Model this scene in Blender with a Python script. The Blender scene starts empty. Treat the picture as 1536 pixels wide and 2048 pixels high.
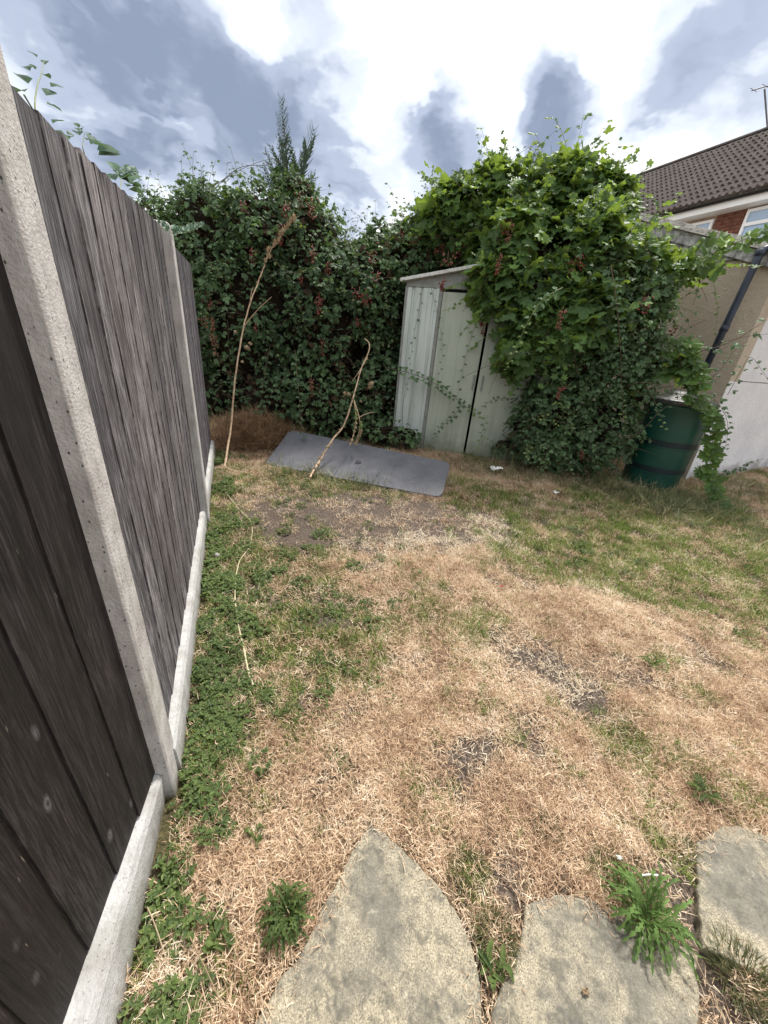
import bpy, math, random
import numpy as np
from mathutils import Matrix, Vector
random.seed(7); RNG = np.random.default_rng(7)
scene = bpy.context.scene
COL = scene.collection
PI = math.pi

# ------------------------------------------------------------------ camera (ultra wide, held 1.35 m above the lawn)
F, CX, CY, H = 739.0, 768.0, 1024.0, 1.35
_d = np.array([-143.0, -1576.0, -F]); _d /= np.linalg.norm(_d)
_up = -_d
_fw = np.array([0, 0, -1.0]); _fw = _fw - _up * _fw.dot(_up); _fw /= np.linalg.norm(_fw)
_rt = np.cross(_fw, _up)
R = np.array([_rt, _fw, _up])
EYE = np.array([0, 0, H])
cam_d = bpy.data.cameras.new('camera'); cam = bpy.data.objects.new('camera', cam_d); COL.objects.link(cam)
cam_d.sensor_fit = 'HORIZONTAL'; cam_d.sensor_width = 36; cam_d.lens = 36 * F / 1536
cam_d.clip_start = 0.02; cam_d.clip_end = 600
M4 = Matrix.Identity(4)
for i in range(3):
    for j in range(3): M4[i][j] = R[i, j]
M4[2][3] = H
cam.matrix_world = M4
scene.camera = cam

def ray(x, y):
    v = R @ np.array([x - CX, -(y - CY), -F]); return v / np.linalg.norm(v)
def G(x, y, z=0.0):                                   # a place on the level z
    v = ray(x, y); return EYE + v * (z - H) / v[2]
def AT(x, y, Y):                                      # a place in the upright plane Y metres ahead
    v = ray(x, y); return EYE + v * Y / v[1]
def ONP(x, y, p, n):
    v = ray(x, y); n = np.array(n, float); return EYE + v * ((np.array(p) - EYE).dot(n) / v.dot(n))

# ------------------------------------------------------------------ sky, sun, exposure
SUN_AZ, SUN_EL = math.radians(30), math.radians(60)     # azimuth from straight ahead towards the right
world = bpy.data.worlds.new("World"); scene.world = world; world.use_nodes = True
wt = world.node_tree; wn = wt.nodes; wl = wt.links; wn.clear()
def N(t, kind, **kw):
    n = t.nodes.new(kind)
    for k, v in kw.items():
        if k.startswith('i_'):
            n.inputs[k[2:].replace('_', ' ')].default_value = v
        else: setattr(n, k, v)
    return n
def ramp(t, fac, stops, interp='LINEAR'):
    n = t.nodes.new('ShaderNodeValToRGB'); cr = n.color_ramp; cr.interpolation = interp
    while len(cr.elements) < len(stops): cr.elements.new(0.5)
    for e, (p, c) in zip(cr.elements, stops):
        e.position = p; e.color = (*c, 1) if not isinstance(c, (int, float)) else (c, c, c, 1)
    if fac is not None: t.links.new(fac, n.inputs[0])
    return n.outputs[0]
def mth(t, op, a, b=None, clamp=False):
    n = t.nodes.new('ShaderNodeMath'); n.operation = op; n.use_clamp = clamp
    for i, v in enumerate((a, b)):
        if v is None: continue
        if isinstance(v, (int, float)): n.inputs[i].default_value = v
        else: t.links.new(v, n.inputs[i])
    return n.outputs[0]
def vmth(t, op, a, b=None, scale=None):
    n = t.nodes.new('ShaderNodeVectorMath'); n.operation = op
    for i, v in enumerate((a, b)):
        if v is None: continue
        if isinstance(v, (tuple, list)): n.inputs[i].default_value = v
        else: t.links.new(v, n.inputs[i])
    if scale is not None:
        if isinstance(scale, (int, float)): n.inputs['Scale'].default_value = scale
        else: t.links.new(scale, n.inputs['Scale'])
    return n.outputs['Value'] if op in ('DOT_PRODUCT', 'LENGTH', 'DISTANCE') else n.outputs['Vector']
def mix(t, fac, a, b, blend='MIX'):
    n = t.nodes.new('ShaderNodeMix'); n.data_type = 'RGBA'; n.blend_type = blend
    for s, v in ((0, fac), (6, a), (7, b)):
        if isinstance(v, (int, float)): n.inputs[s].default_value = v
        elif isinstance(v, (tuple, list)): n.inputs[s].default_value = (*v, 1) if len(v) == 3 else v
        else: t.links.new(v, n.inputs[s])
    return n.outputs[2]
def noise(t, vec, scale, detail=4, rough=0.55, dist=0.0, out=0):
    n = t.nodes.new('ShaderNodeTexNoise'); n.inputs['Scale'].default_value = scale; n.inputs['Detail'].default_value = detail
    n.inputs['Roughness'].default_value = rough; n.inputs['Distortion'].default_value = dist
    if vec is not None: t.links.new(vec, n.inputs['Vector'])
    return n.outputs[out]
def mapping(t, vec, scale=(1, 1, 1), loc=(0, 0, 0), rot=(0, 0, 0)):
    n = t.nodes.new('ShaderNodeMapping'); n.inputs['Scale'].default_value = scale; n.inputs['Location'].default_value = loc
    n.inputs['Rotation'].default_value = rot; t.links.new(vec, n.inputs['Vector']); return n.outputs[0]

tc = N(wt, 'ShaderNodeTexCoord'); dirv = tc.outputs['Generated']
sky = N(wt, 'ShaderNodeTexSky', sky_type='NISHITA', sun_disc=False)
sky.sun_elevation = SUN_EL; sky.sun_rotation = SUN_AZ; sky.air_density = 1.0; sky.dust_density = 1.0
skyc = vmth(wt, 'SCALE', sky.outputs[0], scale=0.1)
# warp the direction, then broken cloud: patchy grey bases under a bright veil
warp = vmth(wt, 'SCALE', vmth(wt, 'SUBTRACT', noise(wt, dirv, 2.6, 3, 0.5, out=1), (0.5, 0.5, 0.5)), scale=0.22)
dw = vmth(wt, 'ADD', dirv, warp)
warp2 = vmth(wt, 'SCALE', vmth(wt, 'SUBTRACT', noise(wt, mapping(wt, dirv, (1, 1, 1.8), rot=(0, .5, .6)), 7, 4, 0.6, out=1), (0.5, 0.5, 0.5)), scale=0.15)
dw = vmth(wt, 'NORMALIZE', vmth(wt, 'ADD', dw, warp2))
acc = None
# grey cloud banks: direction (given by where they stand over the garden), angular size, depth of grey
for (px, py, rad, amp) in [(90, 60, 12, .62), (330, 60, 9, .6), (210, 130, 8, .5), (420, 190, 7.5, .5), (290, 220, 5, .2),
                           (540, 250, 7, .62), (640, 300, 8, .72), (690, 360, 5, .4), (290, 310, 5.5, .42), (180, 280, 5, .3), (380, 345, 4, .3), (835, 330, 5.5, .55), (890, 290, 4.5, .5), (930, 350, 4.5, .4),
                           (1100, 190, 4.5, .55), (1150, 240, 5, .6), (1080, 265, 4, .35), (1530, 10, 10, .6), (1400, 60, 5.5, .3), (615, 5, 4.5, .45),
                           (1130, 290, 4.5, .4), (900, 400, 4, .3), (430, 330, 5, .4)]:
    c = ray(px, py)
    dot = vmth(wt, 'DOT_PRODUCT', dw, tuple(float(q) for q in c))
    mr = N(wt, 'ShaderNodeMapRange', interpolation_type='SMOOTHSTEP'); wl.new(dot, mr.inputs[0])
    mr.inputs[1].default_value = math.cos(math.radians(rad)); mr.inputs[2].default_value = 1.0
    mr.inputs[3].default_value = 0; mr.inputs[4].default_value = amp
    acc = mr.outputs[0] if acc is None else mth(wt, 'ADD', acc, mr.outputs[0])
# elsewhere in the sky the same kind of broken cloud goes on
fwd = ray(800, 330)
away = mth(wt, 'SUBTRACT', 1.0, mth(wt, 'MULTIPLY', 1.6, vmth(wt, 'DOT_PRODUCT', dirv, tuple(float(q) for q in fwd))), True)
far_cloud = ramp(wt, noise(wt, dw, 2.2, 4, 0.5), [(.5, 0), (.68, .6)])
acc = mth(wt, 'ADD', acc, mth(wt, 'MULTIPLY', far_cloud, away))
fine = noise(wt, mapping(wt, dw, (1, 1, 2.2), rot=(.2, .5, .7)), 5, 3.5, 0.5)
acc = mth(wt, 'MULTIPLY', acc, ramp(wt, fine, [(.30, .2), (.5, .72), (.7, 1.1)]))
acc = mth(wt, 'MINIMUM', acc, 1.0)
cloud = ramp(wt, acc, [(0, (1.12, 1.12, 1.10)), (.10, (1.0, 1.02, 1.05)), (.27, (.74, .80, .89)), (.5, (.45, .51, .64)), (1, (.25, .30, .41))], 'EASE')
skymix = mix(wt, 0.06, cloud, skyc)
bg = N(wt, 'ShaderNodeBackground'); wl.new(skymix, bg.inputs[0]); bg.inputs[1].default_value = 1.0
wo = N(wt, 'ShaderNodeOutputWorld'); wl.new(bg.outputs[0], wo.inputs[0])

sd = bpy.data.lights.new('sun', 'SUN'); sd.energy = 4.4; sd.angle = math.radians(9); sd.color = (1, .955, .88)
sun = bpy.data.objects.new('sun', sd); COL.objects.link(sun); sun.location = (0, 0, 20)
_sv = Vector((math.sin(SUN_AZ) * math.cos(SUN_EL), math.cos(SUN_AZ) * math.cos(SUN_EL), math.sin(SUN_EL)))
sun.rotation_euler = _sv.to_track_quat('Z', 'Y').to_euler()
vs = scene.view_settings
vs.view_transform = 'Standard'; vs.look = 'None'; vs.gamma = 1; vs.use_curve_mapping = False; vs.exposure = 0.32
scene.cycles.max_bounces = 6; scene.cycles.transparent_max_bounces = 4
scene.cycles.diffuse_bounces = 3; scene.cycles.glossy_bounces = 2; scene.cycles.transmission_bounces = 4

# ------------------------------------------------------------------ materials
def newmat(name):
    m = bpy.data.materials.new(name); m.use_nodes = True; t = m.node_tree; t.nodes.clear()
    o = N(t, 'ShaderNodeOutputMaterial'); b = N(t, 'ShaderNodeBsdfPrincipled'); t.links.new(b.outputs[0], o.inputs[0])
    return m, t, b, o
def bump(t, b, h, strength=0.5, dist=0.01):
    n = N(t, 'ShaderNodeBump'); n.inputs['Strength'].default_value = strength; n.inputs['Distance'].default_value = dist
    t.links.new(h, n.inputs['Height']); t.links.new(n.outputs[0], b.inputs['Normal'])
def setc(t, b, c):
    if isinstance(c, tuple): b.inputs['Base Color'].default_value = (*c, 1)
    else: t.links.new(c, b.inputs['Base Color'])
def geo_pos(t): return N(t, 'ShaderNodeNewGeometry').outputs['Position']
def orand(t): return N(t, 'ShaderNodeObjectInfo').outputs['Random']
def attr(t, name, typ='GEOMETRY'):
    n = N(t, 'ShaderNodeAttribute', attribute_name=name); n.attribute_type = typ; return n

def leaf_mat(name, cols, rough=.45, trans=.35, tcol=None, spec=.22, hue_noise=1.3):
    m, t, b, o = newmat(name)
    a = attr(t, 'tint').outputs['Fac']; r = orand(t)
    f = mth(t, 'FRACT', mth(t, 'ADD', a, r))
    pn = noise(t, geo_pos(t), hue_noise, 2)
    f2 = mth(t, 'ADD', mth(t, 'MULTIPLY', f, .7), mth(t, 'MULTIPLY', mth(t, 'SUBTRACT', pn, .5), 1.2), True)
    c = ramp(t, f2, [(i / (len(cols) - 1), k) for i, k in enumerate(cols)])
    fine = noise(t, geo_pos(t), 90, 2)
    c = mix(t, ramp(t, fine, [(.35, 0), (.7, .25)]), c, (cols[-1][0] * 1.1, cols[-1][1] * 1.1, cols[-1][2]))
    setc(t, b, c); b.inputs['Roughness'].default_value = rough; b.inputs['Specular IOR Level'].default_value = spec
    tr = N(t, 'ShaderNodeBsdfTranslucent')
    tc_ = mix(t, .55, c, tcol or (.22, .34, .03)); t.links.new(tc_, tr.inputs[0])
    ms = N(t, 'ShaderNodeMixShader'); ms.inputs[0].default_value = trans
    t.links.new(b.outputs[0], ms.inputs[1]); t.links.new(tr.outputs[0], ms.inputs[2]); t.links.new(ms.outputs[0], o.inputs[0])
    return m
def plain_mat(name, c1, c2, scale=6, rough=.8, spec=.3, bscale=60, bstr=.3, bdist=.003, metallic=0):
    m, t, b, o = newmat(name); p = geo_pos(t)
    n1 = noise(t, p, scale, 5, .6)
    setc(t, b, ramp(t, n1, [(.3, c1), (.7, c2)])); b.inputs['Roughness'].default_value = rough
    b.inputs['Specular IOR Level'].default_value = spec; b.inputs['Metallic'].default_value = metallic
    if bstr: bump(t, b, noise(t, p, bscale, 4, .6), bstr, bdist)
    return m

# fence timber: s runs along the fence, z up; grain, splits and ringed knots
def wood_mat(name, u, dark, mid, pale, pale_amt, streak=1.0):
    m, t, b, o = newmat(name); p = geo_pos(t)
    s = vmth(t, 'DOT_PRODUCT', p, (u[0], u[1], 0)); sep = N(t, 'ShaderNodeSeparateXYZ'); t.links.new(p, sep.inputs[0]); z = sep.outputs[2]
    cmb = N(t, 'ShaderNodeCombineXYZ'); t.links.new(s, cmb.inputs[0]); t.links.new(z, cmb.inputs[1]); t.links.new(mth(t, 'MULTIPLY', orand(t), 20), cmb.inputs[2])
    v = cmb.outputs[0]
    wob = noise(t, mapping(t, v, (6, 1.6, 1)), 1, 3, .5)
    sw = mth(t, 'ADD', s, mth(t, 'MULTIPLY', wob, .028))
    c2 = N(t, 'ShaderNodeCombineXYZ'); t.links.new(sw, c2.inputs[0]); t.links.new(z, c2.inputs[1]); t.links.new(mth(t, 'MULTIPLY', orand(t), 20), c2.inputs[2])
    g1 = noise(t, mapping(t, c2.outputs[0], (80, 3.0, 1)), 1, 6, .68)
    g2 = noise(t, mapping(t, c2.outputs[0], (240, 9, 1)), 1, 5, .65)
    g3 = noise(t, mapping(t, c2.outputs[0], (22, 1.3, 1)), 1, 3, .5)
    c = ramp(t, g1, [(.34, dark), (.52, mid), (.68, tuple(k * 1.9 for k in mid))])
    # weathered silvering in patches and streaks
    w = mth(t, 'MULTIPLY', ramp(t, g2, [(.46, 0), (.60, 1)]), ramp(t, noise(t, mapping(t, v, (5, 1.4, 1)), 1, 4, .6), [(.35, .12), (.65, 1)]))
    c = mix(t, mth(t, 'MULTIPLY', w, pale_amt), c, pale)
    c = mix(t, ramp(t, mth(t, 'MULTIPLY', g3, 1.0), [(.58, 0), (.68, .5)]), c, dark)
    # per board shift
    c = mix(t, 1.0, c, ramp(t, orand(t), [(0, (.74, .74, .77)), (1, (1.26, 1.2, 1.16))]), 'MULTIPLY')
    # knots
    vo = N(t, 'ShaderNodeTexVoronoi'); t.links.new(mapping(t, v, (22, 9.5, .3)), vo.inputs['Vector']); vo.inputs['Scale'].default_value = 1
    gate = mth(t, 'GREATER_THAN', N_sep(t, vo.outputs['Color']), .66)
    dd = mth(t, 'ADD', vo.outputs['Distance'], mth(t, 'MULTIPLY', mth(t, 'SUBTRACT', g2, .5), .26))
    ring = ramp(t, dd, [(0, 0), (.06, .1), (.11, .8), (.15, .4), (.24, 0)])
    core = ramp(t, dd, [(.03, 1), (.08, 0)])
    c = mix(t, mth(t, 'MULTIPLY', mth(t, 'MULTIPLY', ring, gate), .45), c, (.30, .29, .31))
    c = mix(t, mth(t, 'MULTIPLY', core, gate), c, (.03, .025, .022))
    # short pale scratches
    sc = noise(t, mapping(t, v, (130, 14, 1)), 1, 1, .4)
    c = mix(t, ramp(t, sc, [(.80, 0), (.84, .5)]), c, (.42, .36, .29))
    ck = noise(t, mapping(t, c2.outputs[0], (300, 3.2, 1)), 1, 2, .5); c = mix(t, ramp(t, ck, [(.66, 0), (.71, .85)]), c, (.006, .005, .005))
    spk = noise(t, mapping(t, v, (500, 60, 1)), 1, 2, .5); c = mix(t, 1.0, c, ramp(t, spk, [(.3, (.75, .75, .75)), (.5, (1, 1, 1)), (.7, (1.3, 1.3, 1.3))]), 'MULTIPLY')
    setc(t, b, c); b.inputs['Roughness'].default_value = .72; b.inputs['Specular IOR Level'].default_value = .35
    hh = mth(t, 'ADD', mth(t, 'MULTIPLY', g1, .7), mth(t, 'ADD', mth(t, 'MULTIPLY', g2, .35), mth(t, 'MULTIPLY', mth(t, 'MULTIPLY', ring, gate), .4)))
    bump(t, b, hh, .8, .004)
    return m
def N_sep(t, col):
    n = N(t, 'ShaderNodeSeparateColor'); t.links.new(col, n.inputs[0]); return n.outputs[0]

def concrete_mat(name, base, dark, pit=.9, pitscale=55, stain=.4, pale=(.55, .54, .52)):
    m, t, b, o = newmat(name); p = geo_pos(t)
    n1 = noise(t, p, 9, 5, .6); n2 = noise(t, p, 160, 3, .6); n3 = noise(t, mapping(t, p, (60, 60, 9)), 1, 3, .5)
    c = ramp(t, n1, [(.3, dark), (.55, base), (.8, pale)])
    c = mix(t, ramp(t, n2, [(.35, .35), (.6, 0)]), c, dark)
    c = mix(t, ramp(t, n3, [(.3, stain), (.5, 0)]), c, tuple(k * .6 for k in dark))
    vo = N(t, 'ShaderNodeTexVoronoi'); t.links.new(mapping(t, p, (1, 1, .6)), vo.inputs['Vector']); vo.inputs['Scale'].default_value = pitscale
    gate = mth(t, 'GREATER_THAN', N_sep(t, vo.outputs['Color']), .6)
    pd = mth(t, 'MULTIPLY', ramp(t, vo.outputs['Distance'], [(.10, 1), (.2, 0)]), gate)
    c = mix(t, mth(t, 'MULTIPLY', pd, pit), c, (.07, .065, .06))
    sz = N(t, 'ShaderNodeSeparateXYZ'); t.links.new(p, sz.inputs[0]); hz = mth(t, 'ADD', sz.outputs[2], mth(t, 'MULTIPLY', noise(t, p, 30, 4, .65), .12))
    c = mix(t, ramp(t, hz, [(.04, .9), (.13, 0)]), c, (.12, .10, .065))
    c = mix(t, ramp(t, noise(t, p, 5, 5, .65), [(.55, 0), (.72, .5)]), c, (.17, .18, .12))
    setc(t, b, c); b.inputs['Roughness'].default_value = .9; b.inputs['Specular IOR Level'].default_value = .2
    bump(t, b, mth(t, 'SUBTRACT', mth(t, 'ADD', n2, mth(t, 'MULTIPLY', noise(t, p, 35, 3), .8)), mth(t, 'MULTIPLY', pd, 1.2)), .7, .004)
    return m

def paving_mat():
    m, t, b, o = newmat('buff_paving'); p = geo_pos(t)
    pr = vmth(t, 'ADD', p, vmth(t, 'SCALE', (1, 2, 0), scale=orand(t)))
    n1 = noise(t, pr, 4.5, 6, .62, .4); n2 = noise(t, pr, 240, 5, .85); n3 = noise(t, pr, 60, 5, .7)
    c = ramp(t, n2, [(.36, (.07, .065, .055)), (.45, (.25, .22, .165)), (.56, (.42, .37, .27)), (.66, (.66, .60, .47))])
    c = mix(t, ramp(t, n1, [(.42, 0), (.58, .75)]), c, (.14, .135, .12))
    c = mix(t, mth(t, 'MULTIPLY', ramp(t, n3, [(.5, 0), (.6, 1)]), ramp(t, noise(t, pr, 7, 5, .6), [(.45, .05), (.62, .75)])), c, (.10, .098, .088))
    n4 = noise(t, pr, 28, 6, .75, .3); c = mix(t, ramp(t, n4, [(.50, 0), (.60, .6)]), c, (.10, .095, .08)); c = mix(t, ramp(t, n4, [(.32, .45), (.42, 0)]), c, (.58, .53, .41))
    vo = N(t, 'ShaderNodeTexVoronoi'); t.links.new(pr, vo.inputs['Vector']); vo.inputs['Scale'].default_value = 9
    wd = mth(t, 'ADD', vo.outputs['Distance'], mth(t, 'MULTIPLY', n3, .12))
    gate = mth(t, 'GREATER_THAN', N_sep(t, vo.outputs['Color']), .72)
    c = mix(t, mth(t, 'MULTIPLY', ramp(t, wd, [(.16, .75), (.2, 0)]), gate), c, (.10, .10, .095))
    g2 = mth(t, 'LESS_THAN', N_sep(t, vo.outputs['Color']), .12)
    c = mix(t, mth(t, 'MULTIPLY', ramp(t, wd, [(.17, .6), (.24, 0)]), g2), c, (.62, .61, .56))
    setc(t, b, c); b.inputs['Roughness'].default_value = .92; b.inputs['Specular IOR Level'].default_value = .15
    bump(t, b, mth(t, 'ADD', mth(t, 'MULTIPLY', n2, .6), mth(t, 'ADD', n3, mth(t, 'MULTIPLY', noise(t, pr, 11, 5, .6), 2.0))), .42, .003)
    return m

def soil_mat():
    m, t, b, o = newmat('lawn_soil'); p = geo_pos(t)
    g = attr(t, 'green').outputs['Fac']; s = attr(t, 'bare').outputs['Fac']
    n1 = noise(t, p, 120, 4, .65); n2 = noise(t, p, 14, 5, .6)
    straw = ramp(t, n1, [(.3, (.12, .085, .055)), (.5, (.30, .22, .14)), (.7, (.48, .37, .25))])
    green = ramp(t, n1, [(.3, (.035, .035, .018)), (.55, (.09, .09, .035)), (.75, (.17, .14, .06))])
    bare = ramp(t, n1, [(.28, (.030, .023, .019)), (.5, (.12, .095, .078)), (.72, (.30, .25, .21))])
    c = mix(t, g, straw, green); c = mix(t, s, c, bare)
    c = mix(t, ramp(t, n2, [(.3, .45), (.6, 0)]), c, (.07, .05, .038))
    setc(t, b, c); b.inputs['Roughness'].default_value = .95; b.inputs['Specular IOR Level'].default_value = .1
    bump(t, b, mth(t, 'ADD', n1, mth(t, 'MULTIPLY', noise(t, p, 40, 4), 1.5)), 1, .012)
    return m
def blade_mat(name, cols, trans=.25, rough=.6):
    m, t, b, o = newmat(name)
    a = attr(t, 'tint').outputs['Fac']; pn = noise(t, geo_pos(t), 2.3, 3, .6); pr = noise(t, geo_pos(t), 11, 2, .5)
    f = mth(t, 'ADD', mth(t, 'MULTIPLY', a, .62), mth(t, 'ADD', mth(t, 'MULTIPLY', mth(t, 'SUBTRACT', pn, .5), .9), mth(t, 'ADD', mth(t, 'MULTIPLY', mth(t, 'SUBTRACT', pr, .5), .7), .2)), True)
    c = ramp(t, f, [(i / (len(cols) - 1), k) for i, k in enumerate(cols)])
    setc(t, b, c); b.inputs['Roughness'].default_value = rough; b.inputs['Specular IOR Level'].default_value = .25
    tr = N(t, 'ShaderNodeBsdfTranslucent'); t.links.new(c, tr.inputs[0])
    ms = N(t, 'ShaderNodeMixShader'); ms.inputs[0].default_value = trans
    t.links.new(b.outputs[0], ms.inputs[1]); t.links.new(tr.outputs[0], ms.inputs[2]); t.links.new(ms.outputs[0], o.inputs[0])
    return m

# ------------------------------------------------------------------ mesh helpers
class MB:
    def __init__(s): s.v = []; s.f = []; s.t = []
    def add(s, v, f, tint=None):
        o = len(s.v); s.v += [tuple(map(float, q)) for q in v]; s.f += [tuple(i + o for i in q) for q in f]
        s.t += [0.5 if tint is None else tint] * len(v)
        return s
    def quadbox(s, c8):
        return s.add(c8, [(0, 3, 2, 1), (4, 5, 6, 7), (0, 1, 5, 4), (1, 2, 6, 5), (2, 3, 7, 6), (3, 0, 4, 7)])
    def frame_box(s, o, ax, ay, az, x0, x1, y0, y1, z0, z1):
        o = np.array(o, float); ax, ay, az = map(lambda a: np.array(a, float), (ax, ay, az))
        P = lambda x, y, z: o + ax * x + ay * y + az * z
        return s.quadbox([P(x0, y0, z0), P(x1, y0, z0), P(x1, y1, z0), P(x0, y1, z0), P(x0, y0, z1), P(x1, y0, z1), P(x1, y1, z1), P(x0, y1, z1)])
    def tube(s, pts, r, seg=6, tint=None, cap=True):
        pts = [np.array(p, float) for p in pts]; n = len(pts); V = []; Fc = []
        rr = r if hasattr(r, '__len__') else [r] * n
        prev = None
        for i, p in enumerate(pts):
            d = pts[min(i + 1, n - 1)] - pts[max(i - 1, 0)]; d /= (np.linalg.norm(d) + 1e-9)
            a = np.array([0, 0, 1.0]) if abs(d[2]) < .9 else np.array([1.0, 0, 0])
            if prev is not None: a = prev
            x = np.cross(d, np.cross(a, d)); x /= (np.linalg.norm(x) + 1e-9); y = np.cross(d, x); prev = x
            for k in range(seg):
                th = 2 * PI * k / seg; V.append(p + rr[i] * (x * math.cos(th) + y * math.sin(th)))
        for i in range(n - 1):
            for k in range(seg):
                a = i * seg + k; b_ = i * seg + (k + 1) % seg; Fc.append((a, b_, b_ + seg, a + seg))
        if cap: Fc.append(tuple(range(seg - 1, -1, -1))); Fc.append(tuple((n - 1) * seg + k for k in range(seg)))
        return s.add(V, Fc, tint)
    def lathe(s, prof, seg=32, c=(0, 0, 0)):
        V = []; Fc = []; n = len(prof)
        for (r, z) in prof:
            for k in range(seg):
                th = 2 * PI * k / seg; V.append((c[0] + r * math.cos(th), c[1] + r * math.sin(th), c[2] + z))
        for i in range(n - 1):
            for k in range(seg):
                a = i * seg + k; b_ = i * seg + (k + 1) % seg; Fc.append((a, b_, b_ + seg, a + seg))
        Fc.append(tuple(range(seg - 1, -1, -1))); Fc.append(tuple((n - 1) * seg + k for k in range(seg)))
        return s.add(V, Fc)
    def ball(s, c, r, seg=6, rings=4, tint=None):
        V = [(c[0], c[1], c[2] + r)]; Fc = []
        for i in range(1, rings):
            ph = PI * i / rings
            for k in range(seg):
                th = 2 * PI * k / seg; V.append((c[0] + r * math.sin(ph) * math.cos(th), c[1] + r * math.sin(ph) * math.sin(th), c[2] + r * math.cos(ph)))
        V.append((c[0], c[1], c[2] - r)); L = len(V) - 1
        for k in range(seg): Fc.append((0, 1 + k, 1 + (k + 1) % seg)); Fc.append((L, L - seg + (k + 1) % seg, L - seg + k))
        for i in range(rings - 2):
            for k in range(seg):
                a = 1 + i * seg + k; b_ = 1 + i * seg + (k + 1) % seg; Fc.append((a, a + seg, b_ + seg, b_))
        return s.add(V, Fc, tint)
    def mesh(s, name, m, smooth=False):
        me = bpy.data.meshes.new(name); me.from_pydata(s.v, [], s.f); me.materials.append(m)
        at = me.attributes.new('tint', 'FLOAT', 'POINT'); at.data.foreach_set('value', s.t)
        if smooth: me.polygons.foreach_set('use_smooth', [True] * len(me.polygons))
        me.update(); return me
    def obj(s, name, m, parent=None, smooth=False, bevel=0, loc=None):
        if loc is not None:
            lv = np.array(loc); s.v = [tuple(np.array(q) - lv) for q in s.v]
        o = bpy.data.objects.new(name, s.mesh(name, m, smooth)); COL.objects.link(o)
        if loc is not None: o.location = loc
        if parent is not None:
            o.parent = parent
            o.matrix_parent_inverse = parent_inv(parent)
        if bevel:
            b = o.modifiers.new('bevel', 'BEVEL'); b.width = bevel; b.segments = 2; b.limit_method = 'ANGLE'
        return o
def world_loc(o):
    l = Vector(o.location)
    while o.parent is not None:
        break
    return l
def parent_inv(p): return Matrix.Translation(-Vector(PL[p.name]))
PL = {}
def thing(name, label, cat, loc=(0, 0, 0), group=None):
    o = bpy.data.objects.new(name, None); COL.objects.link(o); o.location = tuple(map(float, loc)); o.empty_display_size = .1
    o['label'] = label; o['category'] = cat
    if group: o['group'] = group
    PL[o.name] = tuple(map(float, loc)); return o
def tag(o, label=None, cat=None, group=None, kind=None):
    if label: o['label'] = label
    if cat: o['category'] = cat
    if group: o['group'] = group
    if kind: o['kind'] = kind
    return o
def link(name, me, parent=None, mat4=None):
    o = bpy.data.objects.new(name, me); COL.objects.link(o)
    if parent is not None:
        o.parent = parent; o.matrix_parent_inverse = parent_inv(parent)
    if mat4 is not None: o.matrix_basis = mat4
    return o
def npmesh(name, V, T, tint, m, smooth=False):
    me = bpy.data.meshes.new(name); nv, nt = len(V), len(T)
    me.vertices.add(nv); me.vertices.foreach_set('co', np.asarray(V, np.float32).ravel())
    me.loops.add(nt * 3); me.loops.foreach_set('vertex_index', np.asarray(T, np.int32).ravel())
    me.polygons.add(nt); me.polygons.foreach_set('loop_start', np.arange(0, nt * 3, 3, dtype=np.int32)); me.polygons.foreach_set('loop_total', np.full(nt, 3, np.int32))
    me.materials.append(m)
    at = me.attributes.new('tint', 'FLOAT', 'POINT'); at.data.foreach_set('value', np.asarray(tint, np.float32))
    if smooth: me.polygons.foreach_set('use_smooth', np.ones(nt, bool))
    me.update(calc_edges=True); return me
def tri(f):
    out = []
    for q in f:
        for k in range(1, len(q) - 1): out.append((q[0], q[k], q[k + 1]))
    return out
def frames(normals, tips):                            # rotation matrices: z = leaf face, y = leaf tip
    n = normals / np.linalg.norm(normals, axis=1, keepdims=True)
    y = tips - n * (tips * n).sum(1, keepdims=True); y /= (np.linalg.norm(y, axis=1, keepdims=True) + 1e-9)
    x = np.cross(y, n); return np.stack([x, y, n], axis=2)
def scatter(name, protos, pos, rot, scl, tint, m, smooth=False, which=None):
    Vs, Ts, Cs = [], [], []; off = 0
    which = RNG.integers(0, len(protos), len(pos)) if which is None else which
    for k, pr in enumerate(protos):
        idx = np.where(which == k)[0]
        if not len(idx): continue
        v = np.array(pr.v); t_ = np.array(tri(pr.f))
        W = np.einsum('nij,vj->nvi', rot[idx], v) * scl[idx][:, None, None] + pos[idx][:, None, :]
        n = len(idx); nv = len(v)
        Vs.append(W.reshape(-1, 3)); Ts.append((t_[None] + (np.arange(n) * nv)[:, None, None] + off).reshape(-1, 3))
        Cs.append((np.array(pr.t)[None] * .3 + tint[idx][:, None]).reshape(-1)); off += n * nv
    return npmesh(name, np.concatenate(Vs), np.concatenate(Ts), np.concatenate(Cs), m, smooth)

# value noise for layout
_perm = RNG.random((64, 64))
def vn(x, y):
    xi = np.floor(x).astype(int); yi = np.floor(y).astype(int); fx = x - xi; fy = y - yi
    fx = fx * fx * (3 - 2 * fx); fy = fy * fy * (3 - 2 * fy); a = _perm
    g = lambda i, j: a[i % 64, j % 64]
    return (g(xi, yi) * (1 - fx) + g(xi + 1, yi) * fx) * (1 - fy) + (g(xi, yi + 1) * (1 - fx) + g(xi + 1, yi + 1) * fx) * fy
def fbm(x, y, o=4):
    s = 0; a = .5; t = 0
    for k in range(o): s = s + a * vn(x * 2 ** k + 13.7 * k, y * 2 ** k + 7.1 * k); t += a; a *= .5
    return s / t

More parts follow.
